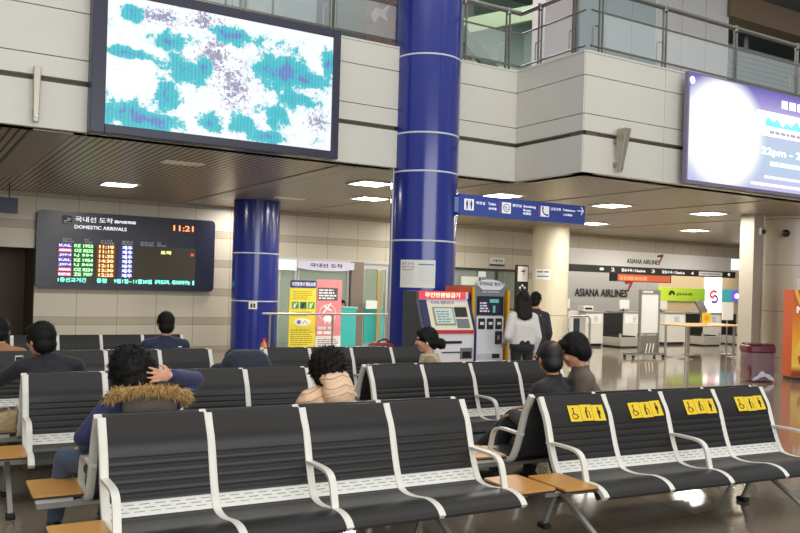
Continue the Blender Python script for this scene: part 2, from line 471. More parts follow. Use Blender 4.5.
def make_bench(label, tl=True, tr=True, arms=(0, 2, 4), stickers=False, legs=(-.14, 1.9), n=4):
    t = thing('bench_seat', label, 'airport seating', world=False)
    for k in range(n+1): post_mb(k*PITCH).build('side_frame', CREAM, t, smooth=40)
    for k in range(n):
        x0, x1 = k*PITCH+.025, (k+1)*PITCH-.025
        b = back_mb(x0, x1).build('backrest', LEATHER, t, smooth=35)
        bp = MB()
        N = 14
        zz = [.872-(.872-.34)*i/N for i in range(N+1)]
        bp.prism([(prof_y(z)+.015, z) for z in zz]+[(prof_y(z)+.024, z) for z in zz[::-1]], x0, x1)
        bp.build('back_panel', BACKPANEL, b, smooth=35)
        s0 = [.446-(.446-.366)*i/7 for i in range(8)]
        MB().prism([(prof_y(z)-.012, z) for z in s0]+[(prof_y(z)+.006, z) for z in s0[::-1]], x0-.004, x1+.004).build('lumbar_strip', STRIP, t)
        seat_mb(x0, x1).build('seat', LEATHER, t, smooth=40)
        if stickers:
            z = .755; y = prof_y(z)-.0305; sl = math.atan2(prof_y(.80)-prof_y(.71), .09)
            M = Matrix.Translation((x0+.345, y, z)) @ Matrix.Rotation(-sl, 4, 'X')
            tilt = (.02, -.03, .0, -.01)[k]
            M = M @ Matrix.Rotation(tilt, 4, 'Y')
            mb = MB(); 
            for j in range(3):
                d = .004*((j+k) % 2)
                vs = [(-.17+j*.114, 0, -.06+d), (-.17+j*.114+.111, 0, -.06+d), (-.17+j*.114+.111, 0, .065+d), (-.17+j*.114, 0, .065+d)]
                vs = vs+[(a, .001, c_) for a, b_, c_ in vs]
                mb.m(0).add([M @ Vector(v) for v in vs], [(0, 1, 2, 3), (7, 6, 5, 4), (0, 4, 5, 1), (2, 6, 7, 3), (1, 5, 6, 2), (0, 3, 7, 4)])
                cx = -.17+j*.114+.056
                pm = MB()
                if j == 0:   # wheelchair user
                    pm.ell((cx-.012, -.0015, .038+d), (.009, .001, .009), nu=10, nv=6)
                    pm.bar([(cx-.012, -.0015, .026+d), (cx-.008, -.0015, -.004+d), (cx+.016, -.0015, -.006+d), (cx+.026, -.0015, -.03+d)], .0015, .008, up=(0, 1, 0))
                    ring = [(cx-.004+.024*math.cos(R(a)), -.0015, -.016+d+.024*math.sin(R(a))) for a in range(110, 361, 25)]
                    pm.bar(ring, .0015, .006, up=(0, 1, 0))
                elif j == 1:  # older person with stick
                    pm.ell((cx+.004, -.0015, .038+d), (.009, .001, .009), nu=10, nv=6)
                    pm.bar([(cx, -.0015, .028+d), (cx-.008, -.0015, .006+d), (cx-.004, -.0015, -.04+d)], .0015, .014, up=(0, 1, 0))
                    pm.bar([(cx, -.0015, .02+d), (cx+.024, -.0015, .004+d), (cx+.026, -.0015, -.04+d)], .0015, .005, up=(0, 1, 0))
                else:         # pregnant person
                    pm.ell((cx, -.0015, .038+d), (.009, .001, .009), nu=10, nv=6)
                    pm.ell((cx+.003, -.0015, .006+d), (.016, .001, .022), nu=12, nv=6)
                    pm.bar([(cx, -.0015, -.01+d), (cx, -.0015, -.042+d)], .0015, .014, up=(0, 1, 0))
                mb.m(1).add([M @ v for v in pm.v], pm.f)
            mb.build('priority_sticker', [YELLOW, BLACKL], b)
    for k in arms: arm_mb(k*PITCH).build('armrest', CREAM, t, smooth=35)
    xa, xb = (-.33 if tl else -.02), (n*PITCH+.33 if tr else n*PITCH+.02)
    MB().box(xa+.06, xb-.06, -.445, -.385, .262, .312).build('beam', GREYLEG, t, bevel=.006)
    for k in range(n+1): MB().box(k*PITCH-.014, k*PITCH+.014, -.46, -.36, .30, .335).prism([(-.70, .325), (-.62, .335), (-.665, .275)], k*PITCH-.012, k*PITCH+.012).build('frame_bracket', BLACKP, t)
    for x in legs:
        for bk in (False, True):
            l = leg_mb(x, 1, bk).build('leg', GREYLEG, t, bevel=.004)
            yy = -.27 if bk else -.93
            MB().box(x-.03, x+.03, yy-.045, yy+.045, 0, .035).build('foot_pad', RUBBER, l, bevel=.008)
    for on, x0 in ((tl, -.305), (tr, n*PITCH+.02)):
        if on:
            tt = MB().m(1).rbox(x0, x0+.285, -.70, -.27, .352, .366, .02, axis='z').m(0).rbox(x0+.002, x0+.283, -.698, -.272, .366, .378, .02, axis='z').build('side_table', [WOOD, mat('dark_table_edge', (46, 34, 26), .5)], t)
            MB().box(x0+.05, x0+.26, -.52, -.34, .31, .352).build('table_bracket', CREAM, tt, bevel=.004)
    return t
def place(root, x0, y0, x1, y1, label, group=None, flip=False, use=None):
    """x0,y0 -> x1,y1 : measured ends of the line of backrest tops"""
    d = Vector((x1-x0, y1-y0)); rz = math.atan2(d.y, d.x); s = d.length/((3 if root is bC else 4)*PITCH)
    if flip:
        nrm = Vector((-d.y, d.x)).normalized()*.10
        loc = (x1+nrm.x, y1+nrm.y, 0); rz += PI
    else: loc = (x0, y0, 0)
    if use: r = root; r.location = loc; r.rotation_euler = (0, 0, rz); r.scale = (s, 1, 1); r['label'] = label; 
    else: r = dup(root, loc, rz, label, None, s)
    if group: r['group'] = group
    return r
G = 'rows of black four-seat benches'; bC = None
bA = make_bench('front')
bB = make_bench('sticker', tr=False, stickers=True)
place(bA, 1.0, 4.85, 3.43, 4.77, 'black four-seat bench facing the viewer in the very front, leftmost of the front row', G, use=True)
place(bB, 4.08, 4.67, 6.42, 4.50, 'black four-seat bench with yellow pictogram stickers on every backrest', G, use=True)
place(bA, 1.0, 4.85, 3.43, 4.77, 'black bench facing away, back to back with the front left bench, fur-hooded person on it', G, flip=True)
place(bA, 4.08, 4.67, 6.42, 4.50, 'black bench facing away, back to back with the yellow-stickered bench, two people on it', G, flip=True)
place(bA, .88, 7.12, 3.27, 7.01, 'black four-seat bench in the second row on the left, right behind the fur-hooded person', G)
place(bA, .88, 7.12, 3.27, 7.01, 'black bench facing away where the person in the black jacket sits', G, flip=True)
place(bA, 3.94, 7.02, 6.28, 6.92, 'black four-seat bench in the second row in front of the person with the hair bun', G)
place(bA, 3.94, 7.02, 6.28, 6.92, 'black bench facing away that the person with the hair bun sits on', G, flip=True)
place(bA, .78, 9.2, 3.05, 9.15, 'black bench facing the viewer in the third row, before the person in navy', G)
place(bA, .78, 9.2, 3.05, 9.15, 'black bench facing away that the person in the navy jacket sits on', G, flip=True)
place(bA, 3.71, 9.12, 5.92, 9.0, 'black bench facing the viewer in the third row under the yellow and pink banners', G)
bC = make_bench('plain', tl=True, tr=False, arms=(0, 2), legs=(-.14, 1.5), n=3)
place(bC, 3.71, 9.12, 5.36, 9.03, 'black three-seat bench facing away, directly before the yellow and pink banners', G, flip=True, use=True)
place(bA, 1.27, 11.68, 3.46, 11.63, 'black bench in the farthest row by the stone wall under the arrivals board', G)
# ================================================================== small helper: rows of unreadable print
def print_rows(name, x0, x1, z0, z1, rows, y, m, parent, seed=1, M=None, fill=.6):
    rg = random.Random(seed); mb = MB(); h = (z1-z0)/rows
    for r_ in range(rows):
        x = x0; zz = z1-(r_+1)*h; end = x1-(x1-x0)*rg.random()*.3
        while x < end:
            w_ = min(end-x, h*rg.uniform(.8, 2.2))
            vs = [Vector((x, y, zz)), Vector((x+w_, y, zz)), Vector((x+w_, y, zz+h*fill)), Vector((x, y, zz+h*fill))]
            if M is not None: vs = [M @ v for v in vs]
            mb.add(vs, [(0, 1, 2, 3)]); x += w_+h*.35
    return mb.build(name, m, parent)

# ================================================================== columns
n = NT('blue_enamel_column', .22); n.b.inputs['Coat Weight'].default_value = .5; n.b.inputs['Coat Roughness'].default_value = .12
seam = n.math('MULTIPLY', n.math('LESS_THAN', n.math('ABSOLUTE', n.math('SUBTRACT', n.X, -.10)), .006), n.math('LESS_THAN', n.Y, 0))
n.color(n.mix(seam, (31, 47, 142), (20, 30, 92)))
BLUE = n.m
RING = mat('white_ring', (220, 222, 226), .4)
def column(label, x, y, r, z1, m, rings, seamz=()):
    t = thing('column', label, 'column', (x, y, 0), world=False)
    MB().lathe([(r, 0), (r, z1)], n=64).build('shaft', m, t, smooth=40)
    for z in rings: MB().lathe([(r+.001, z-.013), (r+.006, z-.009), (r+.006, z+.009), (r+.001, z+.013)], n=64).build('ring_band', RING, t, smooth=30)
    return t
colF = column('big glossy blue column in front with a paper notice and the hanging toilet sign', 6.87, 10.66, .51, 9.5, BLUE, (5.1, 3.94, 3.37, 2.34))
MB().cyl((-.52, .065, 0), (-.52, .065, 3.43), .013, n=8).build('conduit', mat('white_conduit', (206, 210, 216), .4), colF, smooth=40)
colB = column('glossy blue column further back between the arrivals board and the glass doors', 6.76, 17.3, .51, 3.43, BLUE, (2.27, 1.23))
IVORY = mat('ivory_column', (216, 206, 180), .38)
colW = column('ivory white round column near the check-in counters', 15.5, 17.47, .5, 3.43, IVORY, ())
MB().lathe([(.502, .94), (.504, .945), (.504, .965), (.502, .97)], n=48).build('seam_band', mat('seam_grey', (168, 160, 142), .5), colW, smooth=30)
BEIGE = NT('beige_panelled_column', .3)
n = BEIGE; s_ = n.math('MAXIMUM', n.stripe(n.Z, 1.02, .014, -.30), 0)
n.color(n.mix(s_, (206, 198, 180), (120, 112, 98))); n.b.inputs['Specular IOR Level'].default_value = .6
colP = column('wide beige panelled column beside the coffee machine', 17.35, 11.45, .8, 3.43, BEIGE.m, ())
t = thing('cable_duct', 'narrow beige duct with a camera and white pipe, left of the wide beige column', 'duct', (16.0, 11.5, 0), world=False)
MB().box(-.14, .21, -.15, .2, 0, 3.43).build('duct_panel', mat('duct_beige', (188, 180, 164), .4), t, bevel=.006)
MB().cyl((.17, -.17, 0), (.17, -.17, 3.43), .018, n=10).build('pipe', CREAM, t, smooth=40)
k = MB().box(-.03, .12, -.24, -.15, 2.98, 3.14).build('camera_housing', mat('camera_grey', (190, 190, 188), .4), t, bevel=.01)
MB().ell((.045, -.25, 3.05), .05).build('lens', BLACKP, k, smooth=60)
t = thing('dome_camera', 'small dome camera on the beige column above the coffee machine', 'camera', (16.60, 11.10, 3.02))
MB().cyl((16.64, 11.10, 3.05), (16.50, 11.02, 3.05), .06, n=16).build('mount', CREAM, t, smooth=40)
MB().ell((16.46, 11.0, 3.03), .085).build('dome', BLACKP, t, smooth=60)

# paper notice wrapped on the front column
t = thing('notice_sheet', 'white paper notice with tables taped on the front blue column', 'notice', (6.87, 10.66, 1.64), world=False)
A0 = math.atan2(-10.66, -6.87)-.14
def onrim(u, z, r=.516): a = A0+u/.51; return Vector((r*math.cos(a), r*math.sin(a), z))
def rimpatch(mb, u0, u1, z0, z1, r, n=14):
    vs = [onrim(u0+(u1-u0)*k/n, z, r) for k in range(n+1) for z in (z0, z1)]
    return mb.add(vs, [(2*k, 2*k+2, 2*k+3, 2*k+1) for k in range(n)])
mb = MB(); rimpatch(mb, -.27, .27, 0, .41, .517); rimpatch(mb, -.27, .27, 0, .41, .5145); mb.build('sheet', PAPER, t, smooth=40)
mb = MB(); rimpatch(mb, .02, .25, .335, .352, .5185).build('heading_bar', mat('teal_bar', (60, 140, 160), .6), t)
mb = MB(); rimpatch(mb, -.25, -.05, .255, .268, .5185).build('rule_line', mat('ochre_bar', (190, 150, 60), .6), t)
mb = MB()
for r_ in range(8): rimpatch(mb, -.25, -.05, .225-r_*.024, .228-r_*.024, .5185, 6); rimpatch(mb, .02, .25, .30-r_*.032, .303-r_*.032, .5185, 6)
mb.build('table_rows', mat('pale_rows', (196, 186, 168), .7), t)
mb = MB(); tm = MB(); text_into(tm, '공항 안내', -.25, -.06, .335, .375, 0); text_into(tm, '운항 시간표', -.25, -.04, .285, .322, 0)
mb.add([onrim(v.x, v.z, .519) for v in tm.v], tm.f); mb.build('lettering', mat('grey_lettering', (90, 96, 110), .7), t)
t = thing('square_notice', 'small white square notice on the back blue column', 'notice', (6.76, 17.3, 1.06), world=False)
A0 = math.atan2(-17.3, -6.76)-.06
rimpatch(rimpatch(MB(), -.09, .09, 0, .16, .520, 4), -.09, .09, 0, .16, .513, 4).build('sheet', PAPER, t)
rimpatch(rimpatch(MB(), -.05, -.01, .03, .12, .5225, 2), .01, .05, .03, .12, .5225, 2).build('pictogram', BLACKL, t)

# ================================================================== arrivals board
t = thing('arrivals_board', 'wide dark domestic arrivals display with coloured flight rows on the stone wall', 'information board', (4.45, 19.1, 1.385))
MB().rbox(2.5, 6.41, 19.06, 19.2, 1.385, 3.06, .1, 5).build('housing', mat('board_housing', (44, 46, 62), .3), t)
LEDBG = mat('led_backing', (62, 56, 46), .6, emit=.12)
MB().box(2.93, 5.95, 19.052, 19.062, 1.50, 2.38).build('display_area', LEDBG, t)
def lm(name, c, e=1.0): return mat(name, c, .6, emit=e)
LW, LG, LO, LC, LY, LR, LB = lm('led_white', (210, 215, 255), 1.3), lm('led_green', (90, 230, 90), .9), lm('led_orange', (255, 170, 70), 1.1), lm('led_cyan', (130, 255, 235), 1.2), lm('led_lime', (230, 240, 150), 1.3), lm('led_red', (255, 60, 40), 1.5), lm('led_violet', (190, 150, 255), 1.1)
yb = 19.05
mb = MB(); mb.rbox(3.0, 3.21, yb-.002, yb+.01, 2.79, 2.975, .03, 3).build('icon_frame', mat('icon_dark', (58, 60, 76), .5), t)
mb = MB().add([(3.03, yb-.004, 2.845), (3.06, yb-.004, 2.865), (3.12, yb-.004, 2.875), (3.10, yb-.004, 2.93), (3.125, yb-.004, 2.93), (3.16, yb-.004, 2.893), (3.185, yb-.004, 2.915), (3.19, yb-.004, 2.90), (3.15, yb-.004, 2.865), (3.05, yb-.004, 2.83)], [(0, 1, 2, 8, 9), (2, 3, 4, 5, 8), (5, 6, 7, 8)])
mb.box(3.04, 3.18, yb-.004, yb, 2.808, 2.818).build('plane_icon', CHALK, t)
text('lettering', '국내선 도착', 3.27, 4.06, 2.85, 2.965, yb-.003, mat('board_white', (235, 238, 245), .6, emit=.7), t, .004)
text('lettering', '國內線到着', 4.10, 4.56, 2.865, 2.93, yb-.003, _M['board_white'], t, .004)
text('lettering', 'DOMESTIC ARRIVALS', 3.26, 4.36, 2.70, 2.775, yb-.003, _M['board_white'], t, .004)
text('clock_digits', '11:21', 5.42, 5.88, 2.775, 2.90, yb-.003, lm('clock_orange', (255, 150, 80), 1.6), t, .006)
for b, x0, x1 in (('항공사\nAIRLINE', 3.02, 3.26), ('편명\nFLIGHT', 3.47, 3.64), ('시간\nTIME', 3.80, 4.11), ('출발지\nFROM', 4.27, 4.5), ('변경시간\nREVISED', 4.68, 4.98), ('현황\nREMARKS', 5.05, 5.26)):
    text('column_heading', b, x0, x1, 2.39, 2.485, yb-.003, mat('heading_grey', (170, 172, 180), .6, emit=.4), t)
rows = [('KE 1952', '11:10', LB), ('OZ 8232', '11:15', LR), ('LJ 554', '11:35', LB), ('KE 1954', '14:30', LB), ('LJ 568', '12:15', LB), ('OZ 8234', '12:30', LR), ('ZE 707', '12:25', LR)]
GB = mat('led_green_ground', (26, 96, 44), .6, emit=.45); OB = mat('led_amber_ground', (120, 66, 26), .6, emit=.45); VB = mat('led_logo_ground', (110, 84, 160), .6, emit=.6); RB = mat('led_logo_ground_red', (190, 70, 90), .6, emit=.7); CB = mat('led_blue_ground', (50, 54, 120), .6, emit=.35)
for i, (fl, tm_, lc) in enumerate(rows):
    z = 2.285-i*.104
    MB().box(2.94, 3.22, yb-.001, yb+.002, z-.005, z+.085).build('airline_logo', VB if lc is LB else RB, t)
    text('logo_lettering', ('KAL', 'ASIANA', 'JIN', 'KAL', 'JIN', 'ASIANA', 'EASTAR')[i], 2.96, 3.20, z+.012, z+.065, yb-.004, LW, t, .004)
    MB().box(3.25, 3.66, yb-.001, yb+.002, z-.008, z+.09).build('flight_cell', GB, t)
    text('flight_number', fl, 3.27, 3.655, z+.008, z+.074, yb-.004, lm('led_mint', (190, 255, 190), 1.1), t, .005)
    MB().box(3.74, 4.13, yb-.001, yb+.002, z-.008, z+.09).build('time_cell', OB, t)
    text('arrival_time', tm_, 3.79, 4.09, z+.008, z+.074, yb-.004, lm('led_peach', (255, 215, 150), 1.2), t, .006)
    MB().box(4.2, 4.52, yb-.001, yb+.002, z-.008, z+.09).build('origin_cell', CB, t)
    text('origin', '제주', 4.28, 4.5, z+.0, z+.082, yb-.004, LW, t, .005)
text('status', '도착', 5.14, 5.38, 2.215, 2.295, yb-.004, LY, t, .006)
MB().ell((5.87, yb-.002, 2.23), (.035, .006, .03)).build('status_dot', LR, t)
for b, a0, a1 in (('1종선교거간', 2.95, 3.53), ('종합', 3.75, 3.97), ('9월1일~', 4.12, 4.50), ('11월30일', 4.54, 4.95), ('공락선교육,', 5.02, 5.36), ('세코로바꾸는', 5.41, 5.84), ('1', 5.90, 5.93)):
    text('ticker', b, a0, a1, 1.53, 1.625, yb-.004, LC, t, .004)

# ================================================================== big video screen on the balcony
t = thing('video_screen', 'huge video screen showing turquoise and white surf, hung on the balcony front', 'screen', (3.6, 10.45, 3.42))
fr = MB()
fr.box(1.93, 2.10, 10.45, 10.66, 3.42, 5.24).box(5.155, 5.27, 10.45, 10.66, 3.42, 5.24).box(2.10, 5.155, 10.45, 10.66, 3.42, 3.53).box(2.10, 5.155, 10.45, 10.66, 5.125, 5.24)
fr.build('frame', mat('screen_frame', (52, 54, 74), .35), t, bevel=.008)
MB().box(1.98, 5.22, 10.5, 10.655, 3.46, 5.2).build('housing', BLACKP, t)
n = NT('surf_picture', .4)
cy = [(2.41,4.91,.15,.1),(2.86,4.67,.28,.13),(2.37,4.44,.27,.06),(2.27,3.69,.3,.17),(2.64,3.64,.44,.13),(3.06,4.35,.29,.2),(2.82,3.97,.19,.25),(3.71,4.89,.35,.12),(4.4,4.51,.36,.38),(4.73,4.45,.36,.15),(4.3,3.95,.23,.19),(3.41,3.69,.2,.14),(3.88,3.73,.21,.15),(4.17,3.63,.22,.08),(5.07,4.76,.1,.17),(3.29,4.45,.12,.15),(4.55,4.15,.3,.15)]
gy = [(3.73,4.23,.33,.39),(3.3,5.01,.27,.18),(4.94,3.93,.22,.19),(3.45,4.58,.27,.32),(2.75,4.95,.4,.12)]
o = Vector((3.6, 10.45, 3.42))
F = None
for x, z, a, b in cy:
    q = n.blob(x-o.x, z-o.z, a*1.6, b*1.6); F = q if F is None else n.math('MAXIMUM', F, q)
Gf = None
for x, z, a, b in gy:
    q = n.blob(x-o.x, z-o.z, a*1.3, b*1.3); Gf = q if Gf is None else n.math('MAXIMUM', Gf, q)
nz = n.noise(2.4, 10, rough=.78, dist=.12); fine = n.noise(22, 3, rough=.8)
fld = n.math('ADD', F, n.math('MULTIPLY', n.math('SUBTRACT', nz, .5), 3.4))
water = n.ramp(fld, [(0, (248, 249, 255)), (.34, (236, 245, 250)), (.42, (70, 196, 206)), (.52, (10, 186, 198)), (.88, (14, 176, 194)), (.99, (70, 126, 194)), (1, (80, 120, 190))])
sp_ = n.math('GREATER_THAN', n.math('ADD', n.math('MULTIPLY', Gf, .30), fine), .70)
pic = n.mix(n.math('MULTIPLY', sp_, n.math('LESS_THAN', fld, .36)), water, (150, 150, 180))
moire = n.math('SINE', n.math('MULTIPLY', n.X, 130)); pic = n.mix(n.math('MULTIPLY', n.math('GREATER_THAN', fld, .36), n.math('MULTIPLY', n.math('ADD', moire, 1), .07)), pic, (200, 240, 240))
n.color(pic, emit=1.0, base=False); n.b.inputs['Base Color'].default_value = (.03, .03, .03, 1)
MB().box(2.10, 5.155, 10.47, 10.5, 3.53, 5.125).build('picture', n.m, t)

# ================================================================== right advertising screen
t = thing('advertising_screen', 'bright violet and white advertising screen with lettering, on the right balcony front', 'screen', (12.4, 8.85, 3.42))
MB().box(10.64, 14.35, 8.87, 8.94, 3.43, 5.20).box(11.0, 14.2, 8.94, 9.085, 3.6, 5.1).build('housing', mat('violet_grey_frame', (128, 122, 150), .4), t)
n = NT('advert_picture', .4)
lx, lz = 11.5-12.4, 4.30-3.42
dx = n.math('DIVIDE', n.math('SUBTRACT', n.X, lx), 1.16); dz = n.math('DIVIDE', n.math('SUBTRACT', n.Z, lz), 1.02)
d = n.math('SQRT', n.math('ADD', n.math('MULTIPLY', dx, dx), n.math('MULTIPLY', dz, dz)))
vert = n.math('DIVIDE', n.Z, 1.78)
g0 = n.ramp(vert, [(0, (206, 194, 236)), (.12, (196, 204, 240)), (.35, (186, 216, 234)), (.55, (198, 208, 238)), (.72, (206, 198, 238)), (.86, (160, 146, 214)), (1, (92, 76, 178))])
disc = n.ramp(d, [(0, (255, 255, 255)), (.8, (255, 255, 255)), (.95, (222, 236, 250)), (1, (200, 214, 244))])
fac = n.ramp(d, [(0, (255, 255, 255)), (.82, (255, 255, 255)), (1.0, (0, 0, 0))])
pic = n.mix(fac, g0, disc)
st = n.math('GREATER_THAN', n.noise(70, 1), .72)
pic = n.mix(n.math('MULTIPLY', st, n.math('GREATER_THAN', n.Z, 1.2)), pic, (230, 226, 255))
n.color(pic, emit=.95, base=False); n.b.inputs['Base Color'].default_value = (.03, .03, .03, 1)
MB().box(10.68, 14.3, 8.85, 8.87, 3.48, 5.17).build('picture', n.m, t)
LT = mat('lit_white', (255, 255, 255), .5, emit=1.4)
ys = 8.846
MB().ell((10.71, ys, 5.06), (.06, .004, .06)).build('logo_mark', LT, t)
text('lettering', '22pm - 25', 12.50, 13.75, 4.05, 4.20, ys, LT, t, .008)
print_rows('small_print', 12.75, 14.0, 3.90, 3.99, 1, ys, LT, t, 31, fill=.8)
print_rows('heading_print', 13.02, 14.1, 4.92, 5.07, 1, ys, LT, t, 32, fill=.9)
print_rows('small_print', 12.6, 14.0, 3.68, 3.73, 1, ys, LT, t, 33, fill=.8)
print_rows('small_print', 12.24, 14.1, 3.545, 3.60, 1, ys, LT, t, 34, fill=.8)
MB().box(12.35, 14.3, ys-.001, ys+.003, 4.40, 4.82).build('caption_band', mat('lit_band', (240, 244, 252), .5, emit=1.0), t)
wv = [(12.58, 4.57)]+[(12.58+.08*k, 4.66+.05*math.sin(k*1.9)+.03*math.sin(k*.7)) for k in range(0, 22)]+[(14.26, 4.57)]
MB().prismy(wv, ys-.004, ys).build('wave_motif', mat('lit_teal', (110, 206, 214), .5, emit=1.0), t)
print_rows('small_print', 12.7, 14.0, 4.45, 4.52, 1, ys-.002, mat('lit_grey', (150, 150, 170), .5, emit=.8), t, 35, fill=.7)

# ================================================================== hanging direction sign
t = thing('direction_sign', 'blue hanging direction sign for toilet, smoking room and telephone on the front column', 'sign', (8.5, 10.2, 2.77))
n = NT('blue_sign_panel', .4); n.color(n.mix(n.math('DIVIDE', n.Z, .3), (58, 76, 146), (52, 70, 150)), emit=.25)
MB().box(7.22, 9.78, 10.2, 10.32, 2.765, 3.075).build('panel', n.m, t, bevel=.006)
MB().box(7.0, 7.24, 10.23, 10.29, 2.80, 3.03).build('bracket', mat('bracket_blue', (120, 140, 190), .4), t, bevel=.004)
ys = 10.197
LS = mat('sign_white', (240, 242, 246), .5, emit=.35)
SB = mat('sign_blue_ink', (40, 56, 130), .5)
for i, x0 in enumerate((7.30, 8.02, 8.81)):
    ic = MB().box(x0, x0+.175, ys-.002, ys+.004, 2.84, 3.01).build('pictogram', LS, t)
    pm = MB(); c_ = x0+.0875; yy = ys-.0025
    if i == 0:
        for s in (-.04, .04):
            pm.ell((c_+s, yy, 2.985), (.012, .001, .012), nu=10, nv=6)
            pm.box(c_+s-.018, c_+s+.018, yy-.001, yy, 2.905, 2.97).box(c_+s-.012, c_+s+.012, yy-.001, yy, 2.855, 2.91)
        pm.box(c_-.003, c_+.003, yy-.001, yy, 2.85, 3.0)
    elif i == 1:
        pm.bar([(c_+.06*math.cos(R(a)), yy, 2.925+.06*math.sin(R(a))) for a in range(0, 361, 20)], .001, .012, up=(0, 1, 0))
        pm.box(c_-.04, c_+.04, yy-.001, yy, 2.90, 2.912).box(c_-.045, c_+.02, yy-.001, yy, 2.93, 2.945)
    else:
        pm.bar(spline([(c_-.05, yy, 2.985), (c_-.045, yy, 2.93), (c_-.01, yy, 2.885), (c_+.05, yy, 2.868)], 5), .001, .022, up=(0, 1, 0))
        pm.box(c_-.062, c_-.03, yy-.001, yy, 2.955, 3.0).box(c_+.028, c_+.066, yy-.001, yy, 2.852, 2.885)
    pm.build('symbol', SB, ic)
for b, x0, x1, z0, z1, bd in (('화장실', 7.52, 7.69, 2.94, 2.985, .002), ('Toilet', 7.75, 7.90, 2.945, 2.985, .002), ('洗手間', 7.76, 7.91, 2.875, 2.91, .002), ('흡연실', 8.23, 8.41, 2.955, 3.0, .002), ('Smoking', 8.45, 8.70, 2.95, 2.995, .004), ('Room', 8.45, 8.60, 2.90, 2.935, .003), ('吸烟室', 8.45, 8.61, 2.845, 2.885, .002), ('공중전화', 9.02, 9.24, 2.955, 3.0, .002), ('Telephone', 9.28, 9.55, 2.955, 2.995, .004), ('公用電話', 9.29, 9.49, 2.885, 2.92, .002)):
    text('lettering', b, x0, x1, z0, z1, ys, LS, t, bd)
MB().box(9.60, 9.735, ys-.002, ys+.002, 2.978, 2.995).add([(9.67, ys-.003, 3.05), (9.69, ys-.003, 3.055), (9.745, ys-.003, 2.988), (9.69, ys-.003, 2.92), (9.67, ys-.003, 2.925), (9.72, ys-.003, 2.988)], [(0, 1, 2, 5), (2, 3, 4, 5)]).build('arrow', LS, t)
for x in (7.97, 8.765): MB().box(x, x+.012, ys-.002, ys+.002, 2.83, 3.03).build('divider', mat('sign_red', (196, 90, 120), .5), t)

# ================================================================== ceiling lights
LAMP = mat('lamp_diffuser', (255, 250, 238), .5, emit=24)
spots = [(3.53, 16.14, 'ceiling light above the arrivals board'), (6.98, 12.55, 'ceiling light left of the front blue column, the nearer of two'), (8.21, 14.77, 'ceiling light left of the front blue column, the farther of two'), (9.74, 12.39, 'ceiling light just above the blue direction sign'), (9.98, 15.55, 'ceiling light peeking out below the blue direction sign'), (12.45, 12.22, 'ceiling light right of the direction sign, nearer one'), (12.27, 15.63, 'ceiling light at the arrow end of the direction sign'), (15.07, 11.93, 'ceiling light under the advertising screen, nearer one'), (15.51, 15.87, 'ceiling light over the check-in fascia, middle one'), (18.9, 15.4, 'ceiling light nearest the wide beige column, far one')]
LAMPS = []
for x, y, lb in spots:
    t = thing('ceiling_light', 'square recessed '+lb, 'ceiling light', (x, y, 3.40))
    MB().box(x-.33, x+.33, y-.33, y-.28, 3.405, 3.431).box(x-.33, x+.33, y+.28, y+.33, 3.405, 3.431).box(x-.33, x-.28, y-.28, y+.28, 3.405, 3.431).box(x+.28, x+.33, y-.28, y+.28, 3.405, 3.431).build('frame', WHITEP, t)
    MB().box(x-.28, x+.28, y-.28, y+.28, 3.415, 3.431).build('diffuser', LAMP, t)
    LAMPS.append((x, y))
for x, y, lb in ((3.65, 12.44, 'unlit ceiling fitting over the video screen side'), (7.0, 16.05, 'unlit ceiling fitting near the back blue column')):
    single(MB().box(x-.3, x+.3, y-.15, y+.15, 3.415, 3.432), 'ceiling_fitting', mat('unlit_diffuser_glow', (206, 196, 170), .4, emit=.15), 'square '+lb, 'ceiling light', (x, y, 3.415))  # faint glow put into the material; the fitting itself is off

# ================================================================== wall lamps on the balcony front
for x, y, lb in ((1.34, 10.56, 'slim metal wall fitting left of the video screen'), (9.28, 8.97, 'slim metal wall fitting left of the advertising screen')):
    w_, d_ = (.042, .05) if x < 5 else (.062, .16)
    t = thing('wall_lamp', lb, 'wall lamp', (x, y, 3.47))
    MB().add([(x-.03, y-.03, 3.47), (x+.03, y-.03, 3.47), (x+.03, y+.03, 3.47), (x-.03, y+.03, 3.47), (x-w_, y-d_, 4.12), (x+w_, y-d_, 4.12), (x+w_, y+.03, 4.12), (x-w_, y+.03, 4.12)], [(0, 1, 5, 4), (1, 2, 6, 5), (2, 3, 7, 6), (3, 0, 4, 7), (3, 2, 1, 0), (4, 5, 6, 7)]).build('cover', mat('champagne_metal', (176, 170, 156), .35, .5), t, bevel=.008)
    MB().box(x-.03, x+.03, y+.02, y+.12, 3.56, 3.62).box(x-.03, x+.03, y+.02, y+.12, 3.92, 3.98).build('bracket', GREYLEG, t)
    MB().cyl((x, y-.07, 3.53), (x, y-.04, 3.53), .012).build('screw', STEEL, t)

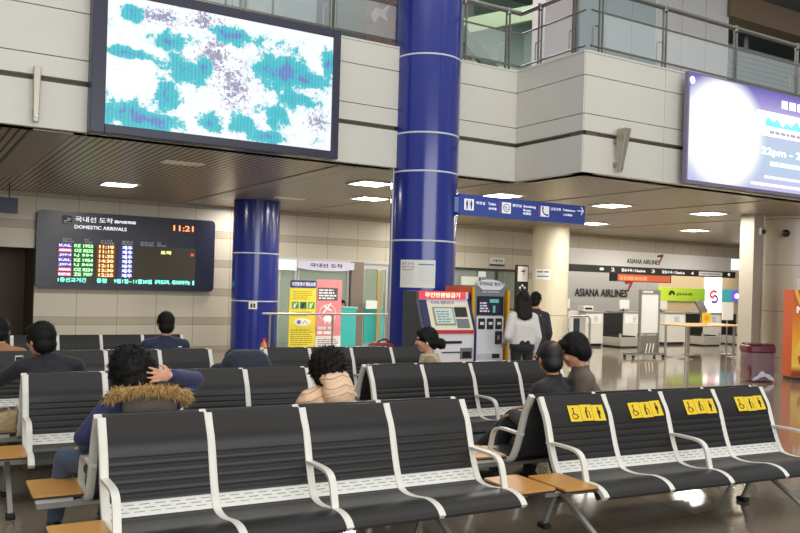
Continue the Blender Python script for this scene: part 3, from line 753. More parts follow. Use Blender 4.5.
# ================================================================== balcony railings
GLASS = NT('railing_glass', .02); GLASS.b.inputs['Base Color'].default_value = (.86, .95, .93, 1); GLASS.b.inputs['Alpha'].default_value = .16; GLASS.b.inputs['Specular IOR Level'].default_value = .8
GLASS = GLASS.m
RAIL = mat('railing_steel', (150, 148, 140), .25, .85)
def railing(label, p0, p1, posts):
    p0, p1 = Vector(p0), Vector(p1); d = (p1-p0).normalized(); nn = Vector((-d.y, d.x, 0))
    t = thing('balcony_railing', label, 'railing', tuple(p0), group='steel and glass balcony railings')
    MB().tube([p0+Vector((0, 0, 1.0)), p1+Vector((0, 0, 1.0))], .038, 12).build('top_rail', RAIL, t, smooth=40)
    MB().tube([p0+Vector((0, 0, .66)), p1+Vector((0, 0, .66))], .016, 8).build('mid_rail', RAIL, t, smooth=40)
    MB().tube([p0+Vector((0, 0, .12)), p1+Vector((0, 0, .12))], .018, 8).build('bottom_rail', RAIL, t, smooth=40)
    for s in posts:
        q = p0+d*s
        pb = MB()
        for e in (-.035, .035):
            pb.box(q.x+d.x*e-.012, q.x+d.x*e+.012, q.y+d.y*e-.012, q.y+d.y*e+.012, q.z, q.z+.97)
        ob = pb.build('post', RAIL, t)
        a = q-d*.14+nn*.03
        MB().tube(spline([q-d*.03+nn*.03+Vector((0, 0, .45)), q-d*.12+nn*.03+Vector((0, 0, .44)), a+Vector((0, 0, .38)), a+Vector((0, 0, .12))], 4), .012, 8, up=(.3, .9, .1)).build('hand_grip', RAIL, ob, smooth=40)
        MB().cyl(q+Vector((0, 0, .94)), q+Vector((0, 0, 1.04)), .045, n=12).build('rail_collar', RAIL, ob, smooth=40)
    edges = [0]+list(posts)+[(p1-p0).length]
    for a, b in zip(edges[:-1], edges[1:]):
        if b-a < .3: continue
        u, v = p0+d*(a+.06), p0+d*(b-.06)
        nn2 = nn*.006
        vs = [u+nn2*s+Vector((0, 0, z)) for s in (-1, 1) for z in (.14, .64)]+[v+nn2*s+Vector((0, 0, z)) for s in (-1, 1) for z in (.14, .64)]
        MB().add(vs, [(0, 1, 3, 2), (4, 6, 7, 5), (0, 4, 5, 1), (2, 3, 7, 6), (0, 2, 6, 4), (1, 5, 7, 3)]).build('glass_pane', GLASS, t)
railing('steel and glass balcony railing above the video screen, left of the front blue column', (-2, 10.78, 5.245), (6.4, 10.78, 5.245), [1.95, 3.25, 4.6, 5.93, 7.29])
railing('short steel and glass balcony railing in the inner corner right of the front blue column', (7.4, 10.78, 5.245), (8.78, 10.78, 5.245), [.22, 1.1])
railing('short steel and glass balcony railing running along the return of the balcony', (8.78, 10.74, 5.245), (8.78, 9.26, 5.245), [.44, 1.24])
railing('long steel and glass balcony railing above the advertising screen', (8.84, 9.2, 5.245), (22, 9.2, 5.245), [.2, 1.6, 3.36, 5.1, 6.85])

# ================================================================== things of the upper storey
t = thing('lift_shaft', 'pale pinkish lift shaft on the upper storey in the middle', 'lift shaft', (11.9, 13, 5.2))
MB().box(11.2, 12.0, 13.0, 13.4, 5.2, 9).build('front_panel', mat('pinkish_white', (214, 204, 204), .4), t)
MB().box(12.0, 12.02, 12.98, 13.4, 5.2, 9).build('corner_strip', RAIL, t)
mb = MB()
for k in range(3): mb.box(12.15+k*.78, 12.9+k*.78, 13.0, 13.06, 5.2, 9.5)
struct(mb.build('window_1', [UPW]))
WUP = mat('upper_white_panel', (216, 214, 214), .4)
mb = MB()
for k in range(3): mb.box(14.5+k*.83, 15.31+k*.83, 13.0, 13.1, 5.2, 9.5)
struct(mb.build('wall_upper_white', WUP))
BRN = mat('brown_beam', (120, 100, 74), .5)
single(MB().box(16.9, 24, 12.9, 13.3, 8.35, 8.95), 'roof_beam', BRN, 'brown roof beam at the upper right corner of the view', 'beam', (20.4, 13.1, 8.35))
n = NT('roller_shutter', .4); n.color(n.mix(n.stripe(n.Z, .12, .03), (112, 124, 128), (70, 78, 82)), 0); 
single(MB().box(16.97, 26, 13.0, 13.08, 5.2, 7.72), 'roller_shutter', n.m, 'grey slatted shutter behind the upper right railing', 'shutter', (21.4, 13.04, 5.2))
t = thing('escalator', 'greenish escalator side rising behind the railing, right of the front blue column', 'escalator', (10.8, 15.4, 5.2))
GRN = mat('green_glass_edge', (150, 168, 132), .4); GRD = mat('green_dark', (70, 88, 74), .5)
MB().add([(8.9, 15.2, 6.7), (13.4, 15.2, 8.3), (13.4, 15.2, 8.65), (8.9, 15.2, 7.05), (8.9, 15.5, 6.7), (13.4, 15.5, 8.3), (13.4, 15.5, 8.65), (8.9, 15.5, 7.05)], [(0, 1, 2, 3), (7, 6, 5, 4), (0, 4, 5, 1), (2, 6, 7, 3), (1, 5, 6, 2), (0, 3, 7, 4)]).build('balustrade', GRN, t)
MB().add([(9.9, 15.1, 7.7), (11.9, 15.1, 6.2), (12.1, 15.1, 6.4), (10.1, 15.1, 7.95), (9.9, 15.2, 7.7), (11.9, 15.2, 6.2), (12.1, 15.2, 6.4), (10.1, 15.2, 7.95)], [(0, 1, 2, 3), (7, 6, 5, 4), (0, 4, 5, 1), (2, 6, 7, 3), (1, 5, 6, 2), (0, 3, 7, 4)]).build('truss_bar', GRD, t)
MB().box(9.9, 13, 15.5, 15.8, 5.2, 6.9).build('side_panel', mat('pale_green_panel', (176, 190, 160), .4), t)
for i, (z, xx) in enumerate(((7.2, 17.2), (7.9, 17.0))):
    single(MB().bar([(17+i*.6, 15.0+i, z), (25, 15.0+i, z+.9)], .2, .25, up=(0, 1, 0)), 'roof_truss', (GRD, GRN)[i], ('dark slanting roof truss behind the upper right railing', 'pale green slanting roof truss behind the upper right railing')[i], 'truss', (21, 15.0+i, z))
for i, x in enumerate((18.6, 20.4)):
    single(MB().cyl((x, 15, 5.2), (x, 15, 10), .09), 'upper_post', DKBAY, ('dark post behind the upper right railing, nearer the white wall', 'dark post behind the upper right railing, at the far right')[i], 'post', (x, 15, 5.2))
t = thing('hanging_poster', 'reddish brown poster with a white bird shape behind the left railing', 'poster', (7.1, 12.6, 5.3))
MB().box(6.82, 7.42, 12.6, 12.62, 5.4, 7.4).build('sheet', mat('poster_red_brown', (150, 116, 106), .6, noise=.25, nscale=6), t)
MB().prismy([(6.9, 6.35), (7.0, 6.5), (7.12, 6.48), (7.3, 6.62), (7.2, 6.42), (7.26, 6.3), (7.08, 6.36), (6.98, 6.22)], 12.59, 12.6).build('printed_motif', mat('poster_white', (214, 200, 190), .6), t)
MB().box(6.35, 7.9, 13.4, 13.5, 5.2, 9.5).build('wall_upper_bay', mat('grey_green_bay', (122, 136, 130), .5))
struct(bpy.data.objects['wall_upper_bay'])
struct(MB().box(-14, 40, 11.2, 22, 9.6, 9.9).build('ceiling_upper', mat('dark_roof', (96, 100, 98), .7)))
# ================================================================== left edge: dark sign, pale post, bins
t = thing('hanging_sign', 'dark navy blank sign hanging at the left edge under the ceiling', 'sign', (1.6, 17.5, 2.84))
MB().box(.9, 1.95, 17.5, 17.6, 2.84, 3.14).build('panel', mat('dark_navy', (34, 40, 66), .4), t)
MB().cyl((1.2, 17.55, 3.1), (1.2, 17.55, 3.43), .012).cyl((1.8, 17.55, 3.1), (1.8, 17.55, 3.43), .012).build('hanger', DARKSTEEL, t)
t = thing('standing_display', 'pale blue standing panel cut by the left edge of the view', 'display', (.95, 14.8, 0))
MB().rbox(.55, 1.22, 14.8, 14.9, .1, 2.22, .05).build('panel', mat('pale_blue_panel', (104, 124, 146), .35), t)
MB().box(.6, 1.15, 14.65, 15.05, 0, .1).build('base', DARKSTEEL, t)

# ================================================================== arrivals gate: glass doors in the back wall
FRM = mat('door_frame_metal', (206, 208, 206), .35, .4)
PIL = mat('gate_pillar', (150, 138, 128), .35, .4)
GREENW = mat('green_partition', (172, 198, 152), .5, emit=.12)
WLIT = mat('white_lit_band', (236, 238, 240), .5, emit=.35)
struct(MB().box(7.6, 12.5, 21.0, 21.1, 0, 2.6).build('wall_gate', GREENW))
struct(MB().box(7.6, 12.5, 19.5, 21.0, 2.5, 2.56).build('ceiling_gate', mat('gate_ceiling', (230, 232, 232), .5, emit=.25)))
DGL = NT('door_glass', .03); DGL.b.inputs['Base Color'].default_value = (.84, .95, .86, 1); DGL.b.inputs['Alpha'].default_value = .22; DGL = DGL.m
def gate_door(name, x0, x1):
    o = MB()
    o.box(x0, x0+.06, 19.22, 19.28, 0, 2.2).box(x1-.06, x1, 19.22, 19.28, 0, 2.2).box(x0+.06, x1-.06, 19.22, 19.28, 2.06, 2.2).box(x0+.06, x1-.06, 19.22, 19.28, 0, .1)
    f = struct(o.build(name, FRM))
    MB().box(x0+.06, x1-.06, 19.24, 19.255, .1, 2.06).build('glass_pane', DGL, f)
    MB().box(x1-.14, x1-.12, 19.16, 19.18, .8, 1.5).build('door_handle', STEEL, f)
    return f
gate_door('door_1', 8.12, 8.62); gate_door('door_2', 8.64, 10.12); gate_door('door_3', 10.52, 11.3)
struct(MB().box(10.14, 10.5, 19.12, 19.4, 0, 2.24).build('trim_8', PIL))
struct(MB().box(8.1, 11.6, 19.17, 19.3, 2.2, 2.28).build('trim_9', FRM))
t = thing('gate_banner', 'white banner with purple arrivals lettering over the glass doors', 'banner', (9.4, 19.1, 1.98))
MB().add([(8.60, 19.1, 2.21), (10.2, 19.1, 2.21), (10.2, 19.1, 2.03), (9.9, 19.1, 1.985), (9.4, 19.1, 1.97), (8.9, 19.1, 1.985), (8.60, 19.1, 2.03)]+[(8.60, 19.17, 2.21), (10.2, 19.17, 2.21), (10.2, 19.17, 2.03), (9.9, 19.17, 1.985), (9.4, 19.17, 1.97), (8.9, 19.17, 1.985), (8.60, 19.17, 2.03)],
         [(0, 1, 2, 3, 4, 5, 6), (13, 12, 11, 10, 9, 8, 7), (0, 7, 8, 1), (3, 2, 9, 10), (4, 3, 10, 11), (5, 4, 11, 12), (6, 5, 12, 13)]).build('banner_sheet', mat('lilac_white', (226, 220, 236), .6, emit=.15), t)
text('lettering', '국내선 도착', 8.93, 9.85, 2.06, 2.16, 19.097, mat('purple_ink', (84, 60, 140), .6), t, .006)
single(MB().box(8.06, 8.58, 19.14, 19.17, 1.96, 2.22), 'light_panel', WLIT, 'white lit panel beside the arrivals banner, right of the back blue column', 'panel', (8.3, 19.15, 1.96))
t = thing('barrier_pole', 'pale golden upright pole before the right glass door', 'pole', (10.9, 19.0, 0))
MB().box(10.84, 10.97, 18.97, 19.03, 0, 2.05).build('pole', mat('pale_gold', (188, 176, 130), .35, .5), t, bevel=.01)
MB().box(10.75, 11.06, 18.9, 19.1, 0, .04).build('base', STEEL, t)
TEAL = mat('teal_panel', (64, 190, 184), .5)
t = thing('teal_door_poster', 'plain teal sheet on the lower half of the right glass door', 'poster', (10.78, 19.19, .1))
MB().box(10.58, 11.18, 19.185, 19.2, .1, 1.02).build('sheet', TEAL, t)
single(MB().box(10.47, 10.80, 18.90, 18.92, 1.02, 1.24), 'door_notice', PAPER, 'white notice sheet above the teal poster on the right glass door', 'notice', (10.63, 18.9, 1.02))
single(MB().box(10.52, 10.56, 18.915, 19.1, 1.1, 1.14), 'notice_bracket', STEEL, 'tiny bracket behind the white notice at the right glass door', 'bracket', (10.54, 19.0, 1.1))
t = thing('teal_counter', 'teal information desk behind the pink banner by the glass doors', 'desk', (9.5, 18.0, 0))
MB().box(8.75, 9.7, 18.0, 18.35, 0, 1.06).build('front_panel', TEAL, t, bevel=.01)
MB().box(8.72, 9.73, 17.97, 18.4, 1.06, 1.09).build('top', mat('pale_teal', (150, 214, 210), .4), t)
# handrail
t = thing('guard_rail', 'stainless guard rail in front of the glass doors beside the back blue column', 'railing', (6.45, 16.0, 0), world=False)
MB().tube([(-.02, 0, 1.0), (3.0, 0, 1.0)], .024, 12).build('top_rail', STEEL, t, smooth=40)
for x in (.15, 1.6, 2.95):
    MB().cyl((x, 0, 0), (x, 0, 1.0), .022, n=10).build('post', STEEL, t, smooth=40)
# pull-up banners
t = thing('pull_up_banner', 'yellow pull-up banner of earthquake safety rules with a navy heading', 'banner', (7.56, 16.5, 0))
MB().rbox(7.25, 7.88, 16.5, 16.515, .08, 1.71, .03).build('sheet', mat('banner_yellow', (240, 222, 70), .55), t)
MB().rbox(7.25, 7.88, 16.494, 16.50, 1.545, 1.71, .04).build('heading', mat('banner_navy', (44, 48, 130), .5), t)
MB().box(7.22, 7.895, 16.4, 16.62, 0, .08).build('base', STEEL, t, bevel=.01)
text('lettering', '지진발생시 행동요령', 7.29, 7.85, 1.585, 1.67, 16.491, CHALK, t, .004)
for i, c_ in enumerate(((60, 150, 90), (40, 110, 100), (70, 170, 80))):
    x = 7.31+i*.19
    pc = MB().box(x, x+.155, 16.494, 16.5, 1.09, 1.24).build('picture_tile', mat('tile_green_%s' % 'abc'[i], c_, .5), t)
    MB().add([(x+.03, 16.492, 1.11), (x+.075, 16.492, 1.11), (x+.085, 16.492, 1.19), (x+.045, 16.492, 1.215)], [(0, 1, 2, 3)]).ell((x+.1, 16.492, 1.2), (.018, .001, .018), nu=10, nv=6).build('figure', (PAPER, BLACKL, PAPER)[i], pc)
BRN_ = mat('banner_brown_ink', (120, 100, 40), .6)
print_rows('small_print', 7.33, 7.80, 1.30, 1.50, 5, 16.497, BRN_, t, 3, fill=.3)
print_rows('small_print', 7.29, 7.82, .93, 1.05, 3, 16.497, BRN_, t, 4, fill=.3)
MB().ell((7.56, 16.496, .80), (.2, .002, .085), nu=24, nv=6).build('white_oval', PAPER, t)
MB().ell((7.48, 16.493, .80), (.05, .001, .045)).bar([(7.58, 16.493, .76), (7.62, 16.493, .84), (7.68, 16.493, .77)], .001, .015, up=(0, 1, 0)).build('figure', mat('banner_violet', (110, 110, 160), .6), t)
print_rows('small_print', 7.29, 7.84, .30, .66, 8, 16.497, BRN_, t, 5, fill=.3)
t = thing('pull_up_banner', 'pink pull-up banner with a white aeroplane and pig beside the yellow banner', 'banner', (8.21, 16.5, 0))
MB().rbox(7.90, 8.52, 16.52, 16.535, .08, 1.74, .01).m(1).box(7.9, 8.52, 16.518, 16.522, .08, .49).build('sheet', [mat('banner_pink', (226, 138, 142), .55), mat('banner_pale', (236, 228, 226), .55)], t)
MB().box(7.905, 8.55, 16.42, 16.64, 0, .08).build('base', STEEL, t, bevel=.01)
MB().box(7.93, 8.42, 16.514, 16.52, 1.28, 1.56).build('grey_box', mat('banner_grey', (92, 82, 92), .5), t)
print_rows('heading_print', 7.95, 8.42, 1.31, 1.55, 4, 16.512, CHALK, t, 6, fill=.55)
print_rows('heading_print', 7.94, 8.36, .53, .73, 2, 16.514, CHALK, t, 8, fill=.7)
yy = 16.514
MB().bar([(8.18+.2*math.cos(R(a)), yy, .99+.2*math.sin(R(a))) for a in range(-60, 241, 15)], .002, .012, up=(0, 1, 0)).build('ring', CHALK, t)
MB().bar([(8.07, yy, 1.0), (8.26, yy, 1.22)], .002, .035, up=(0, 1, 0)).add([(8.06, yy, 1.16), (8.10, yy, 1.18), (8.20, yy, 1.12), (8.30, yy, 1.06), (8.27, yy, 1.04), (8.15, yy, 1.08)], [(0, 1, 2, 5), (2, 3, 4, 5)]).build('aeroplane_motif', CHALK, t)
MB().ell((8.19, yy, .87), (.12, .002, .07)).ell((8.29, yy, .86), (.05, .002, .045)).box(8.11, 8.14, yy-.001, yy, .76, .83).box(8.22, 8.25, yy-.001, yy, .76, .83).build('pig_motif', CHALK, t)
print_rows('small_print', 7.95, 8.48, .22, .45, 5, 16.514, mat('banner_grey', (92, 82, 92), .5), t, 9, fill=.35)
# canister by the column
t = thing('fire_extinguisher', 'small red and yellow canister standing before the back blue column', 'fire extinguisher', (6.30, 15.55, 0), world=False)
MB().lathe([(.055, .0), (.062, .02), (.062, .36), (.05, .42), (.02, .46), (.018, .5)], n=18).build('body', mat('canister_orange', (226, 120, 40), .35), t, smooth=40)
MB().lathe([(.0635, .22), (.0635, .36)], n=18).build('yellow_label', mat('canister_yellow', (240, 200, 110), .5), t, smooth=40)
MB().box(-.03, .05, -.012, .012, .49, .53).tube([(0.02, 0, .5), (.07, 0, .44), (.075, 0, .2)], .009, 8).build('valve_hose', mat('canister_red', (150, 36, 30), .4), t)

# ================================================================== wall beyond the front column: office window, small signs
DGF = mat('dark_green_frame', (60, 66, 58), .5)
wn = MB().box(13.4, 13.46, 19.24, 19.34, 1.0, 2.22).box(15.84, 15.9, 19.24, 19.34, 1.0, 2.22).box(13.46, 15.84, 19.24, 19.34, 2.15, 2.22).box(13.46, 15.84, 19.24, 19.34, 1.0, 1.06).box(14.35, 14.4, 19.24, 19.34, 1.06, 2.15).box(15.0, 15.05, 19.24, 19.34, 1.06, 2.15).build('window_2', DGF)
struct(wn); MB().box(13.46, 15.84, 19.29, 19.295, 1.06, 2.15).build('glass_pane', DGL, wn)
struct(MB().box(13.2, 16.2, 20.4, 20.5, .6, 2.5).build('wall_office', mat('office_dim', (112, 112, 94), .6)))
single(MB().box(13.72, 14.32, 19.18, 19.245, 1.52, 1.97), 'notice_board', mat('notice_mint', (224, 232, 216), .6), 'pale blank notice board on the office window above the ticket machines', 'notice', (14.0, 19.19, 1.52))
t = thing('room_sign', 'small white room sign on the stone wall over the grey payment machine', 'sign', (14.95, 19.15, 2.3))
MB().box(14.71, 15.22, 19.15, 19.2, 2.36, 2.55).m(1).box(14.71, 15.22, 19.15, 19.2, 2.30, 2.35).build('plate', [PAPER, mat('sign_bar_dark', (70, 66, 60), .5)], t)
text('lettering', '교통약자', 14.78, 15.15, 2.41, 2.49, 19.147, BLACKL, t, .003)
t = thing('alliance_sign', 'tall black sign with white tile and star flower behind the person in white', 'sign', (14.9, 17.9, 0))
MB().box(14.66, 15.08, 17.9, 17.98, 0, 2.32).build('panel', mat('sign_black', (34, 30, 30), .4), t)
MB().box(14.70, 15.05, 17.89, 17.9, 1.86, 2.28).build('white_tile', PAPER, t)
MB().add([(14.78, 17.885, 2.14), (14.96, 17.885, 2.20), (14.84, 17.885, 1.98), (14.93, 17.885, 2.11)], [(0, 3, 1), (3, 2, 1)]).build('red_arrow_mark', REDL, t)
st = MB()
for k in range(5):
    a = R(90+72*k); c_ = Vector((14.87+.085*math.cos(a), 17.892, 1.66+.085*math.sin(a)))
    d1 = Vector((math.cos(a), 0, math.sin(a))); d2 = Vector((-d1.z, 0, d1.x))
    st.add([c_+d1*.05, c_+d2*.045, c_-d1*.04, c_-d2*.045], [(0, 1, 2, 3)])
st.build('star_flower', CHALK, t)
t = thing('column_notice', 'white notice with a blue line on the ivory column', 'notice', (15.5, 17.47, 1.93), world=False)
A0 = math.atan2(-17.47, -15.5)-.38
def rp(mb, a0, a1, z0, z1, r, n_=6):
    vs = [Vector((r*math.cos(A0+a0+(a1-a0)*k/n_), r*math.sin(A0+a0+(a1-a0)*k/n_), z)) for k in range(n_+1) for z in (z0, z1)]
    return mb.add(vs, [(2*k, 2*k+2, 2*k+3, 2*k+1) for k in range(n_)])
rp(rp(MB(), -.5, .42, 0, .28, .508), -.5, .42, 0, .28, .503).build('sheet', PAPER, t)
rp(MB(), -.4, .3, .07, .10, .511).build('blue_line', mat('notice_blue', (60, 90, 170), .6), t)
rp(rp(MB(), -.4, .0, .19, .225, .511), .06, .3, .19, .225, .511).build('print_line', mat('grey_lettering', (90, 96, 110), .7), t)

# ================================================================== machines beside the front column
t = thing('ticket_kiosk', 'white self-service kiosk with a red lit heading and slanted screen', 'kiosk', (6.38, 9.5, 0))
KW = mat('kiosk_white', (232, 230, 232), .35); KR = mat('kiosk_red', (206, 60, 76), .4); KN = mat('kiosk_navy', (48, 46, 96), .4); KCR = mat('kiosk_cream', (232, 226, 196), .4)
x0, x1 = 5.97, 6.80
MB().prism([(9.18, .06), (9.18, 1.06), (9.36, 1.49), (9.36, 1.50), (9.34, 1.50), (9.34, 1.60), (9.66, 1.60), (9.66, .06)], x0, x1).build('housing', KW, t, bevel=.006)
MB().box(x0+.02, x1-.02, 9.22, 9.64, 0, .06).build('plinth', BLACKP, t)
for xa, xb, m_ in ((x0-.04, x0, mat('cabinet_grey', (78, 80, 86), .5)), (x1, x1+.02, KN)):
    MB().prism([(9.15, .06), (9.15, 1.07), (9.33, 1.49), (9.33, 1.6), (9.66, 1.6), (9.66, .06)], xa, xb).build('side_cheek', m_, t)
hd = MB().box(x0, x1-.06, 9.325, 9.34, 1.50, 1.605).build('lit_heading', mat('heading_red', (224, 70, 90), .5, emit=.5), t)
text('lettering', '무인민원발급기', x0+.1, x1-.16, 1.52, 1.585, 9.322, mat('heading_cream', (255, 236, 190), .5, emit=.7), hd, .004)
sl = math.atan2(.18, .43)
MS = Matrix.Translation((0, 9.18, 1.06)) @ Matrix.Rotation(-sl, 4, 'X')
def slab(name, a0, a1, b0, b1, e0, e1, m_, par, **k):
    mb = MB().box(a0, a1, -e1, -e0, b0, b1); mb.v = [MS @ v for v in mb.v]; return mb.build(name, m_, par, **k)
slab('slanted_fascia', x0+.02, x1-.02, .02, .39, .0, .012, KCR, t)
slab('fascia_band', x0+.02, x0+.13, .02, .455, .001, .014, KN, t)
text('lettering', 'CIVIL SERVICE', x0+.2, x1-.25, .40, .435, -.016, KN, t, 0, MS)
sc = slab('screen_bezel', x0+.2, x0+.54, .09, .35, .012, .022, mat('bezel_grey', (150, 146, 130), .4), t, bevel=.004)
slab('touch_screen', x0+.225, x0+.515, .11, .33, .02, .024, mat('screen_pale', (186, 200, 190), .3, emit=.25), sc)
print_rows('screen_rows', x0+.25, x0+.49, .13, .31, 5, -.0255, mat('screen_ink', (110, 130, 130), .5), sc, 12, MS, .4)
slab('reader_panel', x0+.56, x0+.76, .21, .35, .012, .022, DARKSTEEL, t)
slab('card_reader', x0+.56, x0+.76, .05, .18, .012, .022, mat('reader_grey', (120, 124, 126), .4), t)
MB().box(x0, x1, 9.165, 9.182, 1.035, 1.085).build('red_band', KR, t)
MB().box(x0, x1, 9.10, 9.2, .56, .625).build('red_shelf', KR, t, bevel=.006)
MB().box(x0+.3, x0+.62, 9.170, 9.182, .90, .935).build('paper_slot', DARKSTEEL, t)
MB().box(x0+.3, x0+.60, 9.170, 9.182, .775, .79).build('slot_line', DARKSTEEL, t)
MB().box(x0+.60, x0+.80, 9.168, 9.182, .69, .84).m(1).box(x0+.63, x0+.77, 9.160, 9.17, .70, .79).build('bill_tray', [mat('reader_grey', (120, 124, 126), .4), BLACKP], t)
OCH = mat('ochre_yellow', (226, 172, 40), .4)
t = thing('divider_panel', 'orange-brown divider with a yellow edge between the two machines', 'partition', (6.87, 9.6, 0))
MB().box(6.835, 6.855, 9.30, 9.95, 0, 1.66).build('panel', mat('divider_brown', (120, 62, 40), .25), t)
MB().box(6.828, 6.862, 9.27, 9.30, 0, 1.68).build('front_edge', OCH, t)
MB().box(6.828, 6.862, 9.32, 9.95, 1.56, 1.68).build('orange_top', mat('divider_orange', (226, 96, 50), .4), t)
t = thing('payment_machine', 'grey and white payment machine with a dark screen and arched top sign', 'payment machine', (7.15, 9.5, 0))
x0, x1 = 6.875, 7.395
MB().box(x0, x1, 9.28, 9.8, 0, 1.70).build('housing', mat('machine_grey', (128, 132, 138), .4), t, bevel=.01)
tp = MB().prismy([(x0+.03, 1.70)]+[(x0+.03+(x1-x0-.06)*k/10, 1.735+.05*math.sin(PI*k/10)) for k in range(11)]+[(x1-.03, 1.70), (x1-.1, 1.64), (x0+.1, 1.64)], 9.26, 9.34).build('top_sign', mat('machine_white', (226, 228, 232), .4), t)
text('lettering', '주차요금 정산기', x0+.05, x1-.05, 1.70, 1.75, 9.257, mat('machine_ink', (60, 62, 72), .5), tp, .002)
text('lettering', 'PAY STATION', x0+.12, x1-.12, 1.60, 1.625, 9.275, CHALK, t, .002)
MB().box(x0+.03, x1-.03, 9.268, 9.28, 1.29, 1.55).build('screen_surround', BLACKP, t)
MB().box(x0+.05, x1-.09, 9.262, 9.27, 1.31, 1.53).build('screen', mat('screen_dark', (44, 44, 66), .2, emit=.2), t)
MB().box(x0+.24, x0+.40, 9.259, 9.263, 1.46, 1.51).box(x0+.30, x0+.34, 9.259, 9.263, 1.32, 1.42).build('screen_graphic', mat('screen_teal', (90, 170, 160), .4, emit=.4), t)
print_rows('screen_rows', x0+.07, x0+.25, 1.33, 1.48, 4, 9.26, mat('screen_text', (190, 180, 200), .4, emit=.4), t, 15)
MB().rbox(x0+.025, x1-.025, 9.262, 9.28, .62, 1.27, .03).build('front_door', mat('machine_white', (226, 228, 232), .4), t)
for i in range(3):
    s_ = MB().box(x0+.05+i*.15, x0+.16+i*.15, 9.252, 9.265, 1.09, 1.24).build('slot_module', DARKSTEEL, t)
    MB().box(x0+.075+i*.15, x0+.135+i*.15, 9.246, 9.254, 1.15, 1.19).build('slot_lip', PAPER, s_)
s_ = MB().box(x0+.35, x0+.47, 9.252, 9.265, .88, 1.06).build('coin_module', DARKSTEEL, t); MB().box(x0+.38, x0+.42, 9.246, 9.254, .94, 1.0).build('coin_slot', STEEL, s_)
MB().rbox(x0+.05, x1-.07, 9.254, 9.265, .67, .75, .015).m(1).box(x0+.3, x1-.09, 9.25, 9.256, .68, .74).build('tray', [mat('tray_pale', (206, 208, 212), .3), DARKSTEEL], t)
t = thing('yellow_panel', 'narrow yellow panel on the right of the grey payment machine', 'partition', (7.45, 9.5, 0))
MB().box(7.425, 7.465, 9.25, 9.8, 0, 1.64).build('panel', OCH, t)
t = thing('card_stand', 'small white card on a clip standing on top of the payment machine', 'card', (7.14, 9.5, 1.785))
MB().cyl((7.14, 9.5, 1.701), (7.14, 9.5, 1.82), .008).build('clip_stem', STEEL, t)
MB().box(7.08, 7.21, 9.495, 9.505, 1.82, 1.90).build('card', PAPER, t)

# ================================================================== check-in hall
GREYW = mat('grey_backdrop', (166, 166, 164), .5); BEIGW = mat('beige_backdrop', (200, 180, 148), .5)
struct(MB().box(17.4, 23.8, 20.95, 21.05, 0, 3.0).build('wall_counter_grey', GREYW))
struct(MB().box(23.8, 30, 20.95, 21.05, 0, 3.0).build('wall_counter_beige', BEIGW))
struct(MB().box(17.3, 17.6, 19.4, 21, 0, 3.0).build('wall_counter_side', GREYW))
t = thing('airline_fascia', 'long white fascia with small black airline name over the check-in counters', 'sign', (21, 19.1, 2.42))
MB().box(17.6, 26.2, 19.10, 19.199, 2.42, 2.97).build('panel', mat('fascia_white', (247, 246, 243), .5), t)
text('lettering', 'ASIANA AIRLINES', 20.2, 21.75, 2.585, 2.73, 19.095, BLACKL, t, .006)
def arrow7(parent, x, z, s, y, nm='red_arrow_mark'):
    mb = MB().add([(x, y, z+.85*s), (x+1.0*s, y, z+1.0*s), (x+.9*s, y, z+.72*s), (x+.42*s, y, z), (x+.22*s, y, z), (x+.62*s, y, z+.68*s), (x+.02*s, y, z+.62*s)], [(0, 1, 2, 5, 6), (2, 3, 4, 5)])
    return mb.build(nm, REDL, parent)
arrow7(t, 21.62, 2.64, .30, 19.094)
MB().box(25.45, 26.1, 19.085, 19.1, 2.55, 2.93).build('lit_end_panel', mat('lit_panel', (255, 255, 255), .5, emit=1.3), t)
t = thing('counter_number_strip', 'dark strip of counter numbers running under the white airline fascia', 'sign', (21.4, 18.9, 2.25))
MB().box(17.5, 25.4, 18.88, 18.95, 2.24, 2.46).build('panel', mat('strip_dark', (50, 44, 42), .4), t)
for b, a0, a1 in (('2', 19.28, 19.43), ('탑승수속 / Check-in', 19.75, 20.82), ('3', 21.12, 21.27), ('탑승수속 / Check-in', 21.63, 22.72), ('4', 23.05, 23.18)):
    text('lettering', b, a0, a1, 2.295, 2.40, 18.876, LS, t, .006)
MB().box(23.45, 24.68, 18.872, 18.88, 2.28, 2.42).build('white_plate', PAPER, t)
print_rows('plate_print', 23.54, 24.6, 2.325, 2.375, 1, 18.868, mat('notice_grey', (150, 160, 176), .6), t, 21, fill=.9)
MB().ell((25.04, 18.876, 2.36), (.07, .004, .06)).ell((18.87, 18.876, 2.35), (.1, .004, .045)).build('round_symbol', LS, t)
t = thing('led_sign', 'orange LED text sign hanging under the dark counter strip', 'sign', (20.6, 18.8, 1.98))
MB().box(19.2, 21.98, 18.8, 18.87, 1.98, 2.235).build('housing', BLACKP, t)
MB().box(19.5, 21.93, 18.795, 18.80, 2.0, 2.215).build('display', mat('led_amber', (190, 92, 60), .5, emit=.45), t)
print_rows('led_print', 19.6, 21.3, 2.04, 2.17, 1, 18.79, mat('led_bright', (255, 130, 90), .5, emit=1.0), t, 22, fill=.8)
t = thing('airline_wall_sign', 'large black airline name with a red mark on the grey wall behind the counters', 'sign', (21, 20.93, 1.46))
text('lettering', 'ASIANA AIRLINES', 19.70, 22.2, 1.46, 1.72, 20.93, BLACKL, t, .012)
arrow7(t, 22.08, 1.66, .44, 20.93)
t = thing('green_airline_panel', 'lime green panel with a dark butterfly logo behind the check-in counters', 'sign', (25, 20.9, 1.38))
n = NT('lime_panel', .4); n.color(n.ramp(n.math('ADD', n.math('DIVIDE', n.X, 2.7), .5), [(0, (180, 200, 60)), (1, (120, 160, 30))]), emit=.35)
MB().box(23.8, 26.35, 20.9, 20.95, 1.36, 1.84).build('panel', n.m, t)
